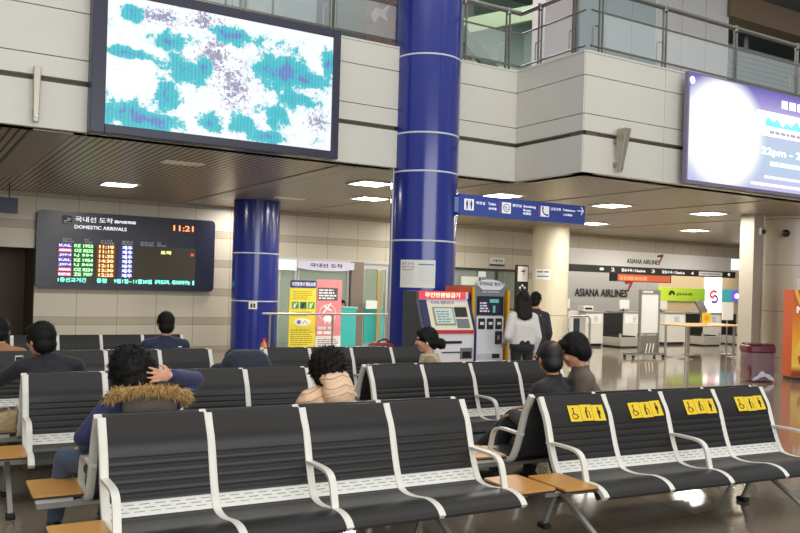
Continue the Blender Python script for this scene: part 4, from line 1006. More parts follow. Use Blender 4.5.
MB().ell((24.42, 20.895, 1.66), (.12, .004, .07), (0, R(-40), 0)).ell((24.58, 20.895, 1.66), (.10, .004, .06), (0, R(50), 0)).build('butterfly_logo', mat('dark_green_ink', (40, 60, 30), .5), t)
text('lettering', 'JINAIR', 24.74, 25.65, 1.55, 1.66, 20.893, mat('dark_green_ink', (40, 60, 30), .5), t, .006)
t = thing('lit_airline_panel', 'bright white lit panel with a red and purple swirl behind the counters', 'sign', (26.8, 20.88, .9))
MB().box(26.38, 27.3, 20.88, 20.95, .85, 2.4).build('panel', mat('lit_panel', (255, 255, 255), .5, emit=1.3), t)
MB().bar(spline([(27.0, 20.872, 1.74), (26.78, 20.872, 1.76), (26.62, 20.872, 1.66), (26.68, 20.872, 1.54), (26.84, 20.872, 1.52)], 5), .004, .1, up=(0, 1, 0)).build('swirl_red', mat('swirl_red', (220, 60, 70), .5, emit=.4), t)
MB().bar(spline([(26.80, 20.874, 1.60), (26.98, 20.874, 1.56), (27.04, 20.874, 1.44), (26.92, 20.874, 1.34), (26.70, 20.874, 1.36)], 5), .004, .1, up=(0, 1, 0)).build('swirl_violet', mat('swirl_violet', (110, 70, 170), .5, emit=.4), t)
t = thing('teal_airline_panel', 'teal panel with a violet square logo at the right end of the counters', 'sign', (27.9, 20.9, 1.36))
MB().box(27.36, 28.9, 20.9, 20.95, 1.38, 1.85).build('panel', mat('teal_lit', (60, 160, 176), .4, emit=.3), t)
MB().box(27.95, 28.5, 20.89, 20.9, 1.42, 1.80).build('violet_square', mat('violet_lit', (110, 70, 200), .4, emit=.8), t)
MB().ell((28.22, 20.885, 1.60), (.14, .004, .1)).build('white_mark', LT, t)
CWH = mat('counter_white', (216, 214, 206), .4); STN = mat('stainless_panel', (186, 182, 172), .35, .4)
for x0, x1, lb in ((17.45, 18.17, 'white check-in counter next to the ivory column, paper notice on its front'), (19.02, 19.89, 'white check-in counter left of the tall display stand'), (20.85, 21.84, 'white check-in counter under the lime green panel'), (22.72, 23.63, 'white check-in counter behind the yellow table sign')):
    t = thing('checkin_counter', lb, 'counter', ((x0+x1)/2, 18.3, 0), group='white check-in counters')
    MB().box(x0, x1, 18.05, 18.75, .08, 1.0).build('body', CWH, t, bevel=.006)
    MB().box(x0-.02, x1+.02, 18.02, 18.78, 1.0, 1.04).build('top', mat('counter_top', (150, 146, 138), .3), t)
    MB().box(x0+.03, x1-.03, 18.09, 18.7, 0, .08).build('plinth', DARKSTEEL, t)
    MB().box(x0+.05, x1-.08, 18.04, 18.05, .68, .97).build('paper_notice', PAPER, t)
    print_rows('notice_print', x0+.45*(x1-x0), x0+.7*(x1-x0), .74, .92, 4, 18.037, mat('notice_grey', (150, 160, 176), .6), t, int(x0*10), fill=.5)
for x0, x1, lb in ((18.2, 19.0, 'dark baggage opening with steel weighing plate left of the tall display stand'), (21.87, 22.70, 'dark baggage opening with steel weighing plate under the lime panel'), (23.66, 24.4, 'dark baggage opening with steel weighing plate at the right end')):
    t = thing('baggage_scale', lb, 'baggage conveyor', ((x0+x1)/2, 18.0, 0), group='baggage weighing openings')
    MB().box(x0, x1, 18.06, 18.10, .30, 1.0).build('opening_shade', mat('opening_shade_black', (24, 22, 22), .6), t)  # black sheet flush with the counters, painted shade for the opening's inside
    MB().box(x0, x1, 17.35, 18.05, .04, .30).build('weighing_plate', STN, t, bevel=.01)
    MB().box(x0+.02, x1-.02, 17.4, 18.1, 0, .04).build('base', BLACKP, t)
    MB().box(x0+.03, x1-.03, 17.5, 18.0, .30, .335).build('belt', BLACKP, t)
    for xx in (x0, x1-.04): MB().box(xx, xx+.04, 17.36, 17.44, .3, .42).build('guide_post', STN, t)
# stuff on the counters
def monitor(x, y, z, label, w_=.4, tilt=0, m_=WHITEP):
    t = thing('monitor', label, 'monitor', (x, y, z), rz=tilt, world=False)
    MB().rbox(-w_/2, w_/2, -.02, .02, .08, .36, .015).build('panel', m_, t)
    MB().box(-.03, .03, .02, .04, .02, .2).build('stem', BLACKP, t); MB().box(-.09, .09, -.06, .1, 0, .02).build('base', BLACKP, t)
monitor(19.5, 18.5, 1.04, 'white monitor on the counter left of the tall display stand', .42)
monitor(21.2, 18.5, 1.04, 'white monitor on the counter under the lime green panel', .5)
monitor(17.15, 18.55, 1.04, 'white monitor on the ledge right beside the ivory column', .2)
single(MB().box(16.98, 17.42, 18.3, 18.8, 0, 1.04), 'side_ledge', CWH, 'narrow white ledge between ivory column and first check-in counter', 'counter', (17.2, 18.5, 0))
t = thing('label_printer', 'small white label printer on the first check-in counter', 'printer', (17.7, 18.35, 1.04))
MB().box(17.5, 17.9, 18.2, 18.5, 1.04, 1.2).build('body', WHITEP, t, bevel=.01); MB().box(17.56, 17.84, 18.19, 18.2, 1.09, 1.15).build('slot', BLACKP, t)
t = thing('steel_gate', 'stainless barrier gate with dark glass in front of the first check-in counter', 'barrier', (15.9, 16.7, 0), world=False)
MB().tube([(-.36, 0, 0), (-.36, 0, .88), (-.30, 0, .96), (.34, 0, .96), (.40, 0, .88), (.40, 0, 0)], .03, 10, up=(0, 1, 0)).build('frame', STEEL, t, smooth=40)
MB().box(-.2, .02, -.006, .006, .1, .9).build('dark_glass', mat('smoked_glass', (44, 50, 54), .1), t)
MB().box(-.34, .38, -.02, .02, .1, .13).build('lower_bar', STEEL, t)
# display stand on wheels
t = thing('display_stand', 'tall silver-framed white display stand on a wheeled base in front of the counters', 'display stand', (16.42, 14.7, 0))
MB().box(16.05, 16.10, 14.68, 14.74, .12, 1.72).box(16.73, 16.78, 14.68, 14.74, .12, 1.72).box(16.10, 16.73, 14.68, 14.74, 1.62, 1.72).box(16.10, 16.73, 14.68, 14.74, .6, .63).build('frame', STEEL, t)
MB().box(16.10, 16.73, 14.70, 14.73, .63, 1.62).build('white_panel', mat('stand_white', (226, 226, 222), .4, emit=.1), t)
MB().box(16.10, 16.73, 14.70, 14.73, .12, .56).build('grey_panel', mat('stand_grey', (140, 132, 120), .4, .3), t)
MB().box(16.12, 16.5, 14.672, 14.68, 1.65, 1.69).build('heading_strip', PAPER, t)
bs = MB().box(15.70, 16.88, 14.55, 14.62, .07, .12).box(15.70, 16.88, 14.84, 14.91, .07, .12).box(16.2, 16.6, 14.6, 14.9, .08, .12).build('base_frame', STEEL, t)
for x in (15.75, 16.83):
    for y in (14.585, 14.875): MB().cyl((x-.02, y, .035), (x+.02, y, .035), .035).build('caster', RUBBER, bs)
for i in range(3): MB().bar([(16.26+i*.12, 14.66, .1), (16.34+i*.12, 14.68, .36)], .03, .01).build('leaflet', PAPER, t)
# writing table
t = thing('writing_table', 'long pale wood writing table on slim steel legs before the check-in counters', 'table', (18.1, 14.5, 0))
MB().prismz([(16.95, 13.95), (19.2, 14.0), (19.55, 14.9), (18.4, 15.3), (16.95, 15.0)], .82, .855).build('table_top', WOOD2, t, bevel=.006)
for x, y in ((17.05, 14.05), (17.1, 14.75), (18.35, 15.05), (19.0, 14.12)):
    l = MB().cyl((x, y, 0), (x, y, .82), .032, n=12).build('leg', STEEL, t, smooth=40)
    MB().lathe([(.17, 0), (.17, .012), (.05, .03), (.033, .05)], (x, y, 0), 20).build('foot_disc', STEEL, l, smooth=40)
t = thing('table_sign', 'small yellow sign on the pale wood writing table', 'sign', (18.3, 14.4, .855))
MB().box(18.08, 18.42, 14.4, 14.42, .90, 1.16).m(1).ell((18.25, 14.396, 1.03), (.09, .003, .08)).build('plate', [YELLOW, mat('sign_orange', (224, 160, 30), .5)], t)
MB().cyl((18.25, 14.42, .855), (18.25, 14.42, 1.0), .012).build('stem', STEEL, t); MB().box(18.17, 18.33, 14.36, 14.48, .855, .867).build('base', STEEL, t)
t = thing('tablet_holder', 'dark tilted tablet on a stand at the back of the writing table', 'tablet', (18.6, 14.9, .855))
MB().box(18.5, 18.78, 14.88, 14.91, 1.12, 1.5, rot=(R(-20), R(-18), 0)).build('tablet', mat('tablet_dark', (70, 60, 60), .3), t); MB().cyl((18.66, 14.92, .855), (18.66, 14.92, 1.2), .015).build('stem', STEEL, t)
t = thing('white_placard', 'white upright placard on a stand right of the writing table', 'placard', (19.75, 14.9, 0))
MB().box(19.55, 20.0, 14.9, 14.93, .95, 1.45).build('plate', PAPER, t); MB().cyl((19.78, 14.93, 0), (19.78, 14.93, 1.0), .02).build('stem', STEEL, t)
MB().lathe([(.16, 0), (.16, .012), (.03, .03)], (19.78, 14.93, 0), 20).build('base', STEEL, t)

# ================================================================== trash bin and coffee machine
t = thing('trash_bin', 'maroon trash bin with a clear plastic bag pulled over it beside the coffee machine', 'trash bin', (14.35, 10.12, 0), rz=R(-33), world=False)
MAR = mat('maroon_plastic', (98, 26, 38), .3)
MB().rbox(-.26, .26, -.24, .24, .02, .60, .1, 5, 'z').build('body', MAR, t, smooth=40)
MB().rbox(-.28, .28, -.26, .26, .56, .70, .1, 5, 'z').build('lid', MAR, t, smooth=40, bevel=.03)
MB().rbox(-.24, -.02, -.2, .2, .70, .735, .03, 3, 'z').rbox(.03, .25, -.2, .2, .70, .735, .03, 3, 'z').build('flap', mat('maroon_dark', (64, 16, 26), .25), t, bevel=.008)
n = NT('clear_plastic_bag', .12); n.b.inputs['Base Color'].default_value = (.55, .48, .52, 1); n.b.inputs['Alpha'].default_value = .24; n.bump(n.noise(9, 5, rough=.7), .05)
mb = MB(); N = 40; rg = random.Random(4)
zs = [.04, .12, .22, .32, .42, .5, .56]
for i, z in enumerate(zs):
    for k in range(N):
        a = 2*PI*k/N; e = 4
        q = 1/((abs(math.cos(a))**e+abs(math.sin(a))**e)**(1/e))
        rr = q*(.275+rg.uniform(-.008, .012)); mb.v.append(Vector((rr*math.cos(a), rr*.95*math.sin(a), z)))
for i in range(len(zs)-1):
    for k in range(N): mb.f.append((i*N+k, i*N+(k+1) % N, (i+1)*N+(k+1) % N, (i+1)*N+k)); mb.mi.append(0)
mb.build('plastic_bag', n.m, t, smooth=60)
mb = MB().prismy([(-.2, .03), (-.16, .10), (-.10, .12), (-.05, .2), (0, .22), (.05, .17), (.12, .16), (.2, .09), (.22, .03), (.12, .06), (.04, .12), (-.06, .09), (-.12, .05)], -.29, -.275)
mb.build('bag_fold', mat('bag_white', (206, 206, 214), .3), t)
t = thing('coffee_machine', 'orange coffee vending machine with cup pictures beside the wide column', 'vending machine', (15.16, 9.92, 0), R(-33), world=False)
n = NT('coffee_front_print', .3)
w1 = n.math('ADD', n.math('MULTIPLY', n.math('SINE', n.math('MULTIPLY', n.Z, 4.2)), .12), n.math('SUBTRACT', n.X, .5))
sw = n.math('LESS_THAN', n.math('ABSOLUTE', n.math('SUBTRACT', w1, -.34)), .035)
g = n.ramp(n.math('DIVIDE', n.Z, 1.8), [(0, (122, 54, 20)), (.10, (150, 70, 20)), (.16, (246, 206, 84)), (.45, (240, 170, 40)), (.75, (222, 112, 34)), (1, (206, 84, 30))])
n.color(n.mix(n.math('MULTIPLY', sw, n.math('GREATER_THAN', n.Z, .55)), g, (250, 196, 90)), emit=.12)
MB().box(0, 1.1, 0, .02, .1, 1.80).build('front_print', n.m, t)
MB().box(0, 1.1, .02, .46, .06, 1.80).build('housing', mat('coffee_housing', (196, 84, 34), .4), t, bevel=.006)
MB().box(.02, 1.08, .02, .44, 0, .06).build('plinth', BLACKP, t)
text('lettering', 'Maxim', 0.07, .58, 1.34, 1.47, -.004, LS, t, .008)
for cx, cz, s in ((.24, .30, 1.0), (.72, .55, .8)):
    c_ = MB().lathe([(.07*s, 0), (.11*s, .05*s), (.135*s, .2*s), (.13*s, .2*s)], (cx, -.03, cz), 20)
    for v in c_.v: v.y = -.015+(v.y+.03)*.15
    cb = c_.build('cup_picture', mat('cup_orange', (214, 106, 40), .4), t, smooth=40)
    MB().ell((cx, -.025, cz+.20*s), (.125*s, .004, .035*s)).build('foam', mat('cup_foam', (240, 214, 170), .5), cb)
single(MB().box(15.35, 15.70, 9.95, 9.97, 1.80, 2.02), 'price_card', PAPER, 'white card standing on top of the coffee machine', 'card', (15.5, 9.96, 1.80))
# objects around the seats
t = thing('red_bag', 'dark red bag lying on the bench under the blue column, right of the teal poster', 'bag', (5.6, 9.5, .385))
MB().rbox(5.385, 5.70, 9.42, 9.68, .38, .90, .09, 4, 'y').build('body', mat('red_nylon', (126, 30, 36), .5), t, smooth=40, bevel=.03)
MB().tube(spline([(5.44, 9.52, .88), (5.5, 9.5, .93), (5.6, 9.52, .94), (5.65, 9.52, .88)], 4), .014, 8).build('handle', mat('red_dark', (80, 18, 24), .5), t, smooth=40)
# ================================================================== people
SKIN = mat('skin', (214, 160, 128), .5, noise=.04, nscale=8); SKIN2 = mat('skin_tan', (196, 140, 108), .5, noise=.05, nscale=8)
EYEM = mat('eye_dark', (28, 22, 20), .2)
def hairmat(name, a, b):
    n = NT(name, .6); n.b.inputs['Specular IOR Level'].default_value = .25
    mp = n.t.nodes.new('ShaderNodeMapping'); n.t.links.new(n.tc.outputs['Object'], mp.inputs[0]); mp.inputs['Scale'].default_value = (90, 90, 14)
    nz = n.noise(1.2, 4, mp.outputs[0]); n.color(n.mix(nz, a, b)); n.bump(nz, .006); return n.m
HAIR = hairmat('black_hair', (10, 10, 10), (24, 22, 21)); HAIRB = hairmat('dark_brown_hair', (20, 15, 13), (44, 32, 27))
def fuse(name, mb, m, parent, voxel=.011, smooth=6, disp=None):
    """merge overlapping closed shapes into one continuous surface"""
    me = mb.mesh(name); ob = bpy.data.objects.new(name, me); COL.objects.link(ob)
    r = ob.modifiers.new('r', 'REMESH'); r.mode = 'VOXEL'; r.voxel_size = voxel
    s = ob.modifiers.new('s', 'SMOOTH'); s.factor = .5; s.iterations = smooth
    dg = bpy.context.evaluated_depsgraph_get(); new = bpy.data.meshes.new_from_object(ob.evaluated_get(dg))
    bpy.data.objects.remove(ob); bpy.data.meshes.remove(me)
    new.name = name; new.materials.clear(); new.materials.append(m)
    if disp:
        nor = [v.normal.copy() for v in new.vertices]
        for v, q in zip(new.vertices, nor): v.co += q*disp(v.co)
    new.polygons.foreach_set('use_smooth', [True]*len(new.polygons))
    o = bpy.data.objects.new(name, new); COL.objects.link(o)
    if parent: o.parent = parent; OFFS[o.name] = (0, 0, 0)
    return o
V = Vector
def two_bone(a, b, l1, l2, hint):
    """joint position between a and b"""
    a, b, hint = V(a), V(b), V(hint).normalized(); d = b-a; L = min(d.length, (l1+l2)*.999); d.normalize()
    x = (l1*l1-l2*l2+L*L)/(2*L); h = math.sqrt(max(0, l1*l1-x*x)); p = hint-d*hint.dot(d); p.normalize()
    return a+d*x+p*h
class Person:
    """facing -Y in local space, floor at z=0"""
    def __init__(s, label, loc, rz, seated=True, hip=None, lean=0.0, side=0.0, headrot=(0, 0, 0), headoff=(0, 0, 0), sc=1.0, shw=.19, neck_len=.0, hs=1.12):
        s.t = thing('person', label, 'person', (loc[0], loc[1], 0), rz, world=False)
        s.t.scale = (sc, sc, sc); s.shw = shw
        s.P = V(hip) if hip else V((0, 0, .47 if seated else .93))
        up = V((math.sin(side), -math.sin(lean)*math.cos(side), math.cos(lean)*math.cos(side)))
        s.hs = hs; s.up = up; fw = V((0, -1, 0)); fw = (fw-up*fw.dot(up)).normalized(); s.fw = fw; s.rt = V((-1, 0, 0)); s.rt = (s.rt-up*s.rt.dot(up)).normalized()
        s.C = s.P+up*.30; s.N = s.P+up*(.52+neck_len)
        s.Hc = s.N+up*.155+fw*.03+V(headoff); s.HR = Euler(tuple(R(a) for a in headrot)).to_matrix()
        s.sh = {1: s.N-up*.10+s.rt*-shw, -1: s.N-up*.10+s.rt*shw}   # 1: +X side (person's left)
        s.seated = seated; s.scaled = True
    def h(s, x, y, z): return s.Hc+s.HR @ V((x, y, z))*(s.hs if s.scaled else 1)
    def legs(s, knees, feet): s.knees = knees; s.feet = feet
    def arms(s, hands, hints=None, elbows=None):
        s.hands = {k: V(v) for k, v in hands.items()}; hints = hints or {}
        s.elb = {k: two_bone(s.sh[k], s.hands[k], .29, .26, hints.get(k, (k*.6, .5, -.6))) for k in hands}
        if elbows: s.elb.update({k: V(v) for k, v in elbows.items()})
    def body(s, skin=None, fingers=None, voxel=.0085):
        skin = skin or SKIN; mb = MB(); HR = s.HR
        s.scaled = False
        # head: skull, face, jaw, nose, lips, ears
        mb.ell(s.h(0, .015, .02), (.076, .093, .098), HR, 20, 14)
        mb.ell(s.h(0, -.025, -.035), (.062, .066, .078), HR, 18, 12)
        mb.ell(s.h(0, -.055, -.088), (.034, .03, .026), HR, 14, 8)
        mb.cyl(s.h(0, -.088, .012), s.h(0, -.108, -.03), .008, .014, 10); mb.ell(s.h(0, -.105, -.032), (.016, .013, .012), HR, 10, 8)
        mb.ell(s.h(0, -.086, -.064), (.026, .012, .009), HR, 10, 6)
        for k in (1, -1):
            mb.ell(s.h(k*.077, .012, -.012), (.010, .022, .033), HR, 10, 8)
            mb.ell(s.h(k*.034, -.074, -.028), (.022, .02, .022), HR, 10, 8)
            mb.ell(s.h(k*.032, -.083, .028), (.024, .012, .008), HR, 10, 6)
        mb.v = [s.Hc+(v-s.Hc)*s.hs for v in mb.v]; s.scaled = True
        mb.cap(s.h(0, .02, -.07), .052, s.N-s.up*.04, .058)
        # trunk
        mb.cap(s.P, .115, s.C, .11); mb.cap(s.C+s.rt*.06, .10, s.C-s.rt*.06, .10); mb.cap(s.N-s.up*.10+s.rt*.1, .065, s.N-s.up*.10-s.rt*.1, .065); mb.cap(s.C, .11, s.N-s.up*.1, .08)
        for k in (1, -1):
            mb.cap(s.N-s.up*.085, .055, s.sh[k], .055)
            mb.cap(s.sh[k], .052, s.elb[k], .04); mb.cap(s.elb[k], .04, s.hands[k], .026)
            hp = s.P+s.rt*(-k*.09); kn = V(s.knees[k]); ft = V(s.feet[k])
            mb.cap(hp, .085, kn, .056); mb.cap(kn, .056, ft, .036)
            s.hand(mb, k, fingers[k] if fingers and k in fingers else None)
        b = fuse('body', mb, skin, s.t, voxel, 4)
        for k in (1, -1): MB().ell(s.h(k*.032, -.0865, .012), (.012, .008, .0075), HR, 10, 8).build('eye', EYEM, s.t, smooth=60)
        return b
    def hand(s, mb, k, spec=None):
        w = s.hands[k]; fa = (w-s.elb[k]).normalized()
        if spec: d, palmn = V(spec[0]).normalized(), V(spec[1])
        else: d, palmn = (fa+V((0, -.2, -.35))).normalized(), V((0, 0, -1))
        palmn = (palmn-d*palmn.dot(d)).normalized(); across = d.cross(palmn).normalized()*(1 if k == 1 else -1)
        # across points to the thumb side
        c = w+d*.045
        M = Matrix((across, d, palmn)).transposed()
        mb.ell(c, (.040, .052, .016), M, 14, 10)
        curl = spec[2] if spec and len(spec) > 2 else .5
        spread = spec[3] if spec and len(spec) > 3 else .12
        for i, (o, ln) in enumerate(((.028, .070), (.009, .078), (-.010, .072), (-.028, .056))):
            p0 = w+d*.085+across*o; dd = (d+across*(o/.028*spread)).normalized()
            p1 = p0+dd*ln*.45+palmn*ln*.12*curl; p2 = p1+(dd*(1-curl*.5)+palmn*curl).normalized()*ln*.33; p3 = p2+(dd*(1-curl*.9)+palmn*curl*1.3).normalized()*ln*.25
            mb.cap(p0-d*.02, .0095, p1, .0092, 10).cap(p1, .0092, p2, .0085, 10).cap(p2, .0085, p3, .0075, 10)
        t0 = w+d*.022+across*.028; t1 = t0+(across*.8+d*.7+palmn*.3).normalized()*.038; t2 = t1+(across*.25+d+palmn*.4).normalized()*.03
        mb.cap(t0, .0135, t1, .011, 10).cap(t1, .011, t2, .009, 10)
    def jacket(s, m, name='jacket', fat=1.0, hem=.0, cuff=.93, collar=.0, voxel=.012, disp=None, smooth=5, shoulders=1.0):
        mb = MB(); f = fat; up, rt, fw = s.up, s.rt, s.fw
        lo = s.P+up*hem
        mb.cap(lo+rt*.07, .125*f, lo-rt*.07, .125*f)
        mb.cap(s.C+rt*.075, .128*f, s.C-rt*.075, .128*f); mb.cap(lo+rt*.07, .125*f, s.C+rt*.075, .128*f); mb.cap(lo-rt*.07, .125*f, s.C-rt*.075, .128*f)
        mb.cap(lo, .13*f, s.C, .13*f)
        mb.cap(s.C, .13*f, s.N-up*.12, .10*f); mb.cap(s.C+rt*.07, .115*f, s.N-up*.13+rt*.1, .075*f); mb.cap(s.C-rt*.07, .115*f, s.N-up*.13-rt*.1, .075*f)
        for k in (1, -1):
            mb.cap(s.N-up*.045, .058*f, s.sh[k], .068*f*shoulders)
            e = s.elb[k]; w = e+(s.hands[k]-e)*cuff
            mb.cap(s.sh[k], .068*f*shoulders, e, .056*f); mb.cap(e, .056*f, w, .042*f)
        if collar:
            for j in range(12):
                a = 2*PI*j/12; c = s.N-up*.02+rt*math.cos(a)*.062+fw*math.sin(a)*.066
                mb.cap(c-up*.03, .02, c+up*collar, .014, 8)
        return fuse(name, mb, m, s.t, voxel, smooth, disp)
    def trousers(s, m, fat=1.0, voxel=.013):
        mb = MB(); mb.cap(s.P+s.rt*.07, .118*max(fat, 1), s.P-s.rt*.07, .118*max(fat, 1))
        if not s.seated: mb.cap(s.P+s.up*.07+s.rt*.05, .12, s.P+s.up*.07-s.rt*.05, .12)
        for k in (1, -1):
            hp = s.P+s.rt*(-k*.09)-s.up*.01; kn = V(s.knees[k]); ft = V(s.feet[k])
            mb.cap(hp, .1*fat, kn, .072*fat); mb.cap(kn, .072*fat, ft+(kn-ft)*.04, .055*fat)
        return fuse('trousers', mb, m, s.t, voxel, 5)
    def shoes(s, m, dirs=None):
        for k in (1, -1):
            ft = V(s.feet[k]); d = V(dirs[k]) if dirs else V((0, -1, 0)); d.z = 0; d.normalize()
            mb = MB(); b = V((ft.x, ft.y, 0))
            mb.cap(b+d*-.03+V((0, 0, .045)), .044, b+d*.12+V((0, 0, .034)), .034); mb.cap(ft+V((0, 0, -.02)), .045, b+V((0, 0, .05)), .045)
            for v in mb.v: v.z = max(v.z, 0.002)
            fuse('shoe', mb, m, s.t, .01, 3)
    def hair(s, m, kind='short', grow=1.0, disp=None, voxel=.008, tufts=900, tl=.026, wild=.35):
        mb = MB(); HR = s.HR; s.scaled = False
        if kind in ('short', 'bald', 'fluffy', 'curly'):
            g = {'short': 1.0, 'bald': .93, 'fluffy': 1.22, 'curly': 1.42}[kind]*grow
            mb.ell(s.h(0, .025, .03), (.086*g, .098*g, .098*g), HR, 22, 14)
            mb.ell(s.h(0, .05, -.035), (.078*g, .070*g, .075), HR, 18, 12)
            for k in (1, -1): mb.ell(s.h(k*.07*g, -.005, .01), (.018, .035, .045), HR, 10, 8)
            if kind in ('short', 'fluffy'): mb.ell(s.h(0, -.055, .075), (.066*g, .04, .035), HR, 14, 8)
            if kind == 'fluffy':
                for k in (1, -1): mb.ell(s.h(k*.06, .04, .0), (.05, .06, .07), HR)
        elif kind == 'bun':
            mb.ell(s.h(0, .02, .03), (.086, .102, .098), HR, 22, 14); mb.ell(s.h(0, .06, -.03), (.072, .06, .075), HR)
            mb.ell(s.h(0, .135, -.055), (.055, .05, .055), HR); mb.ell(s.h(.02, .15, -.075), (.03, .03, .03), HR)
            for k in (1, -1): mb.cap(s.h(k*.075, -.03, .045), .02, s.h(k*.075, .03, -.03), .016)
            mb.ell(s.h(0, -.055, .08), (.06, .035, .03), HR)
        elif kind == 'long':
            mb.ell(s.h(0, .02, .03), (.09, .104, .10), HR, 22, 14)
            for x in (-.06, -.03, 0, .03, .06): mb.cap(s.h(x, .055, -.02), .05, s.h(x*1.25, .085, -.25-.02*math.cos(x*40)), .03)
            for k in (1, -1): mb.cap(s.h(k*.07, .0, .02), .032, s.h(k*.09, .04, -.18), .025)
        mb.v = [s.Hc+(v-s.Hc)*s.hs for v in mb.v]; s.scaled = True
        ob = fuse('hair', mb, m, s.t, voxel, 4, disp)
        me = ob.data; rg = random.Random(len(me.vertices)); cr = s.h(0, .05, .14); bl = MB()
        down = s.HR @ V((0, 0, -1))
        for _ in range(tufts):
            v = me.vertices[rg.randrange(len(me.vertices))]; q = v.normal
            fl = (v.co-cr) if kind != 'long' else (v.co-cr)*.3+down*.2
            fl = (fl-q*fl.dot(q)); fl = fl.normalized() if fl.length > 1e-5 else down
            rnd = V((rg.gauss(0, 1), rg.gauss(0, 1), rg.gauss(0, 1)))
            d = (fl*.9+q*.32+rnd*wild).normalized(); L = tl*rg.uniform(.6, 1.3); sd = d.cross(q)
            if sd.length < 1e-4: continue
            sd = sd.normalized()*.0035; p0 = v.co-q*.003
            bl.add([p0-sd, p0+sd, p0+d*L*.6+sd*.7, p0+d*L-q*.004, p0+d*L*.6-sd*.7], [(0, 1, 2, 4), (4, 2, 3)])
        tm = bl.mesh('tufts'); bm = bmesh.new(); bm.from_mesh(me); bm.from_mesh(tm); bm.to_mesh(me); bm.free(); bpy.data.meshes.remove(tm)
        return ob
def wob(a, f, sd=0.0):
    return lambda c: a*(math.sin(c.x*f+sd)*math.sin(c.y*f*1.1+1.3+sd)+.7*math.sin(c.z*f*1.3+c.x*f*.7+sd))
SHOEB = mat('black_shoe_leather', (24, 23, 24), .35)
def cloth(name, rgb, fold=.004, sc=22, rough=.75):
    n = NT(name, rough); n.b.inputs['Sheen Weight'].default_value = .15
    a = n.noise(sc, 5, rough=.6, dist=.8); b = n.noise(300, 2)
    n.color(n.mix(b, tuple(x*.88 for x in rgb), tuple(min(255, x*1.1) for x in rgb))); n.bump(a, fold*2); return n.m
NAVYJ = cloth('navy_cloth', (32, 38, 66)); BLACKJ = cloth('black_cloth', (22, 22, 25)); DKJ = cloth('charcoal_cloth', (26, 27, 35)); BRJ = cloth('brown_cloth', (94, 80, 66)); TANJ = cloth('tan_cloth', (168, 116, 78)); GRB = cloth('grey_brown_hood', (92, 80, 72)); JEAN = cloth('blue_denim', (66, 78, 98)); WHT = cloth('white_knit', (226, 222, 216), .006, 40); BLKT = cloth('black_trousers', (28, 28, 32)); KHK = cloth('khaki_vest', (196, 180, 148)); INDIGO = cloth('indigo_sleeve', (38, 43, 84))
n = NT('beige_puffer', .5); zz = n.math('ADD', n.math('ADD', n.Z, n.math('MULTIPLY', n.math('ABSOLUTE', n.X), .3)), n.math('MULTIPLY', n.noise(6, 2), .05)); n.color(n.mix(n.math('MULTIPLY', n.stripe(zz, .058, .007), .75), n.mix(n.noise(40, 3), (226, 184, 146), (240, 206, 172)), (150, 112, 84))); n.bump(n.noise(30, 4), .006); PUFF = n.m
HY = .42   # how far the hips sit in front of the backrest top line
def sit(k=1):  # default seated leg targets
    return {1: (.11, -.44, .47), -1: (-.11, -.44, .47)}, {1: (.12, -.50, .09), -1: (-.12, -.46, .09)}
def seat_pos(x, y, off=.42): return (x, y+off)

# --- person with the fur hood (front row, facing away)
p = Person('person with fluffy black hair and a fur-trimmed hood, one hand on the head', (1.35, 5.34), PI, lean=.05, side=-.05, headrot=(14, 14, 0), headoff=(.085, .0, -.09), shw=.185, hs=1.25)
p.legs({1: (.40, -.30, .50), -1: (.06, -.44, .47)}, {1: (.44, -.40, .09), -1: (.10, -.50, .09)})
p.arms({1: (.30, -.20, .60), -1: (-.15, .10, 1.06)}, {1: (.5, .35, -.4)}, elbows={-1: (-.375, -.12, 1.0)})
p.body(fingers={-1: (V((.92, .30, .06)), V((.25, -1, 0)), .45, .3)}, voxel=.006)
p.jacket(INDIGO, 'jacket', fat=1.08, cuff=.93)
p.trousers(JEAN); p.shoes(SHOEB)
p.hair(HAIR, 'fluffy', 1.06, disp=wob(.004, 60), tufts=2600, tl=.034, wild=.5)
hood = MB(); 
hb = p.N-p.up*.05-p.fw*.09
hood.ell(hb-p.up*.08-p.fw*.03, (.175, .075, .10)); hood.ell(hb-p.up*.0, (.17, .08, .06)); hood.cap(hb+p.rt*.13-p.up*.02, .05, hb+p.rt*.1+p.fw*.12, .045); hood.cap(hb-p.rt*.13-p.up*.02, .05, hb-p.rt*.1+p.fw*.12, .045)
fuse('hood', hood, GRB, p.t, .011, 5, wob(.003, 40))
# fur trim: strands along the hood rim
n = NT('tawny_fur', .7); n.color(n.mix(n.noise(38, 3), (226, 186, 118), (124, 88, 50))); FUR = n.m
rg = random.Random(11); fur = MB()
rim = spline([hb+p.rt*-.235+p.fw*.06-p.up*.04, hb+p.rt*-.215-p.fw*.04+p.up*.005, hb+p.rt*-.11-p.fw*.085+p.up*.03, hb-p.fw*.095+p.up*.035, hb+p.rt*.11-p.fw*.085+p.up*.03, hb+p.rt*.215-p.fw*.04+p.up*.005, hb+p.rt*.235+p.fw*.06-p.up*.04], 10)
core = MB()
for a_, b_ in zip(rim[:-1], rim[1:]): core.cap(a_, .026, b_, .026, 10)
fu = fuse('fur_trim', core, FUR, p.t, .011, 2)
for i in range(2600):
    q = rg.choice(rim)+V((rg.gauss(0, .012), rg.gauss(0, .012), rg.gauss(0, .008)))
    d = V((rg.gauss(0, 1), rg.gauss(0, 1)+.55, rg.gauss(0, 1)-.25)).normalized()
    L = rg.uniform(.03, .062); sd = d.cross(V((rg.random(), rg.random(), rg.random()))).normalized()*.0035
    e = q+d*L+V((0, 0, -.012)); m_ = q+d*L*.55
    fur.add([q-sd, q+sd, m_+sd*.8, e, m_-sd*.8], [(0, 1, 2, 4), (4, 2, 3)])
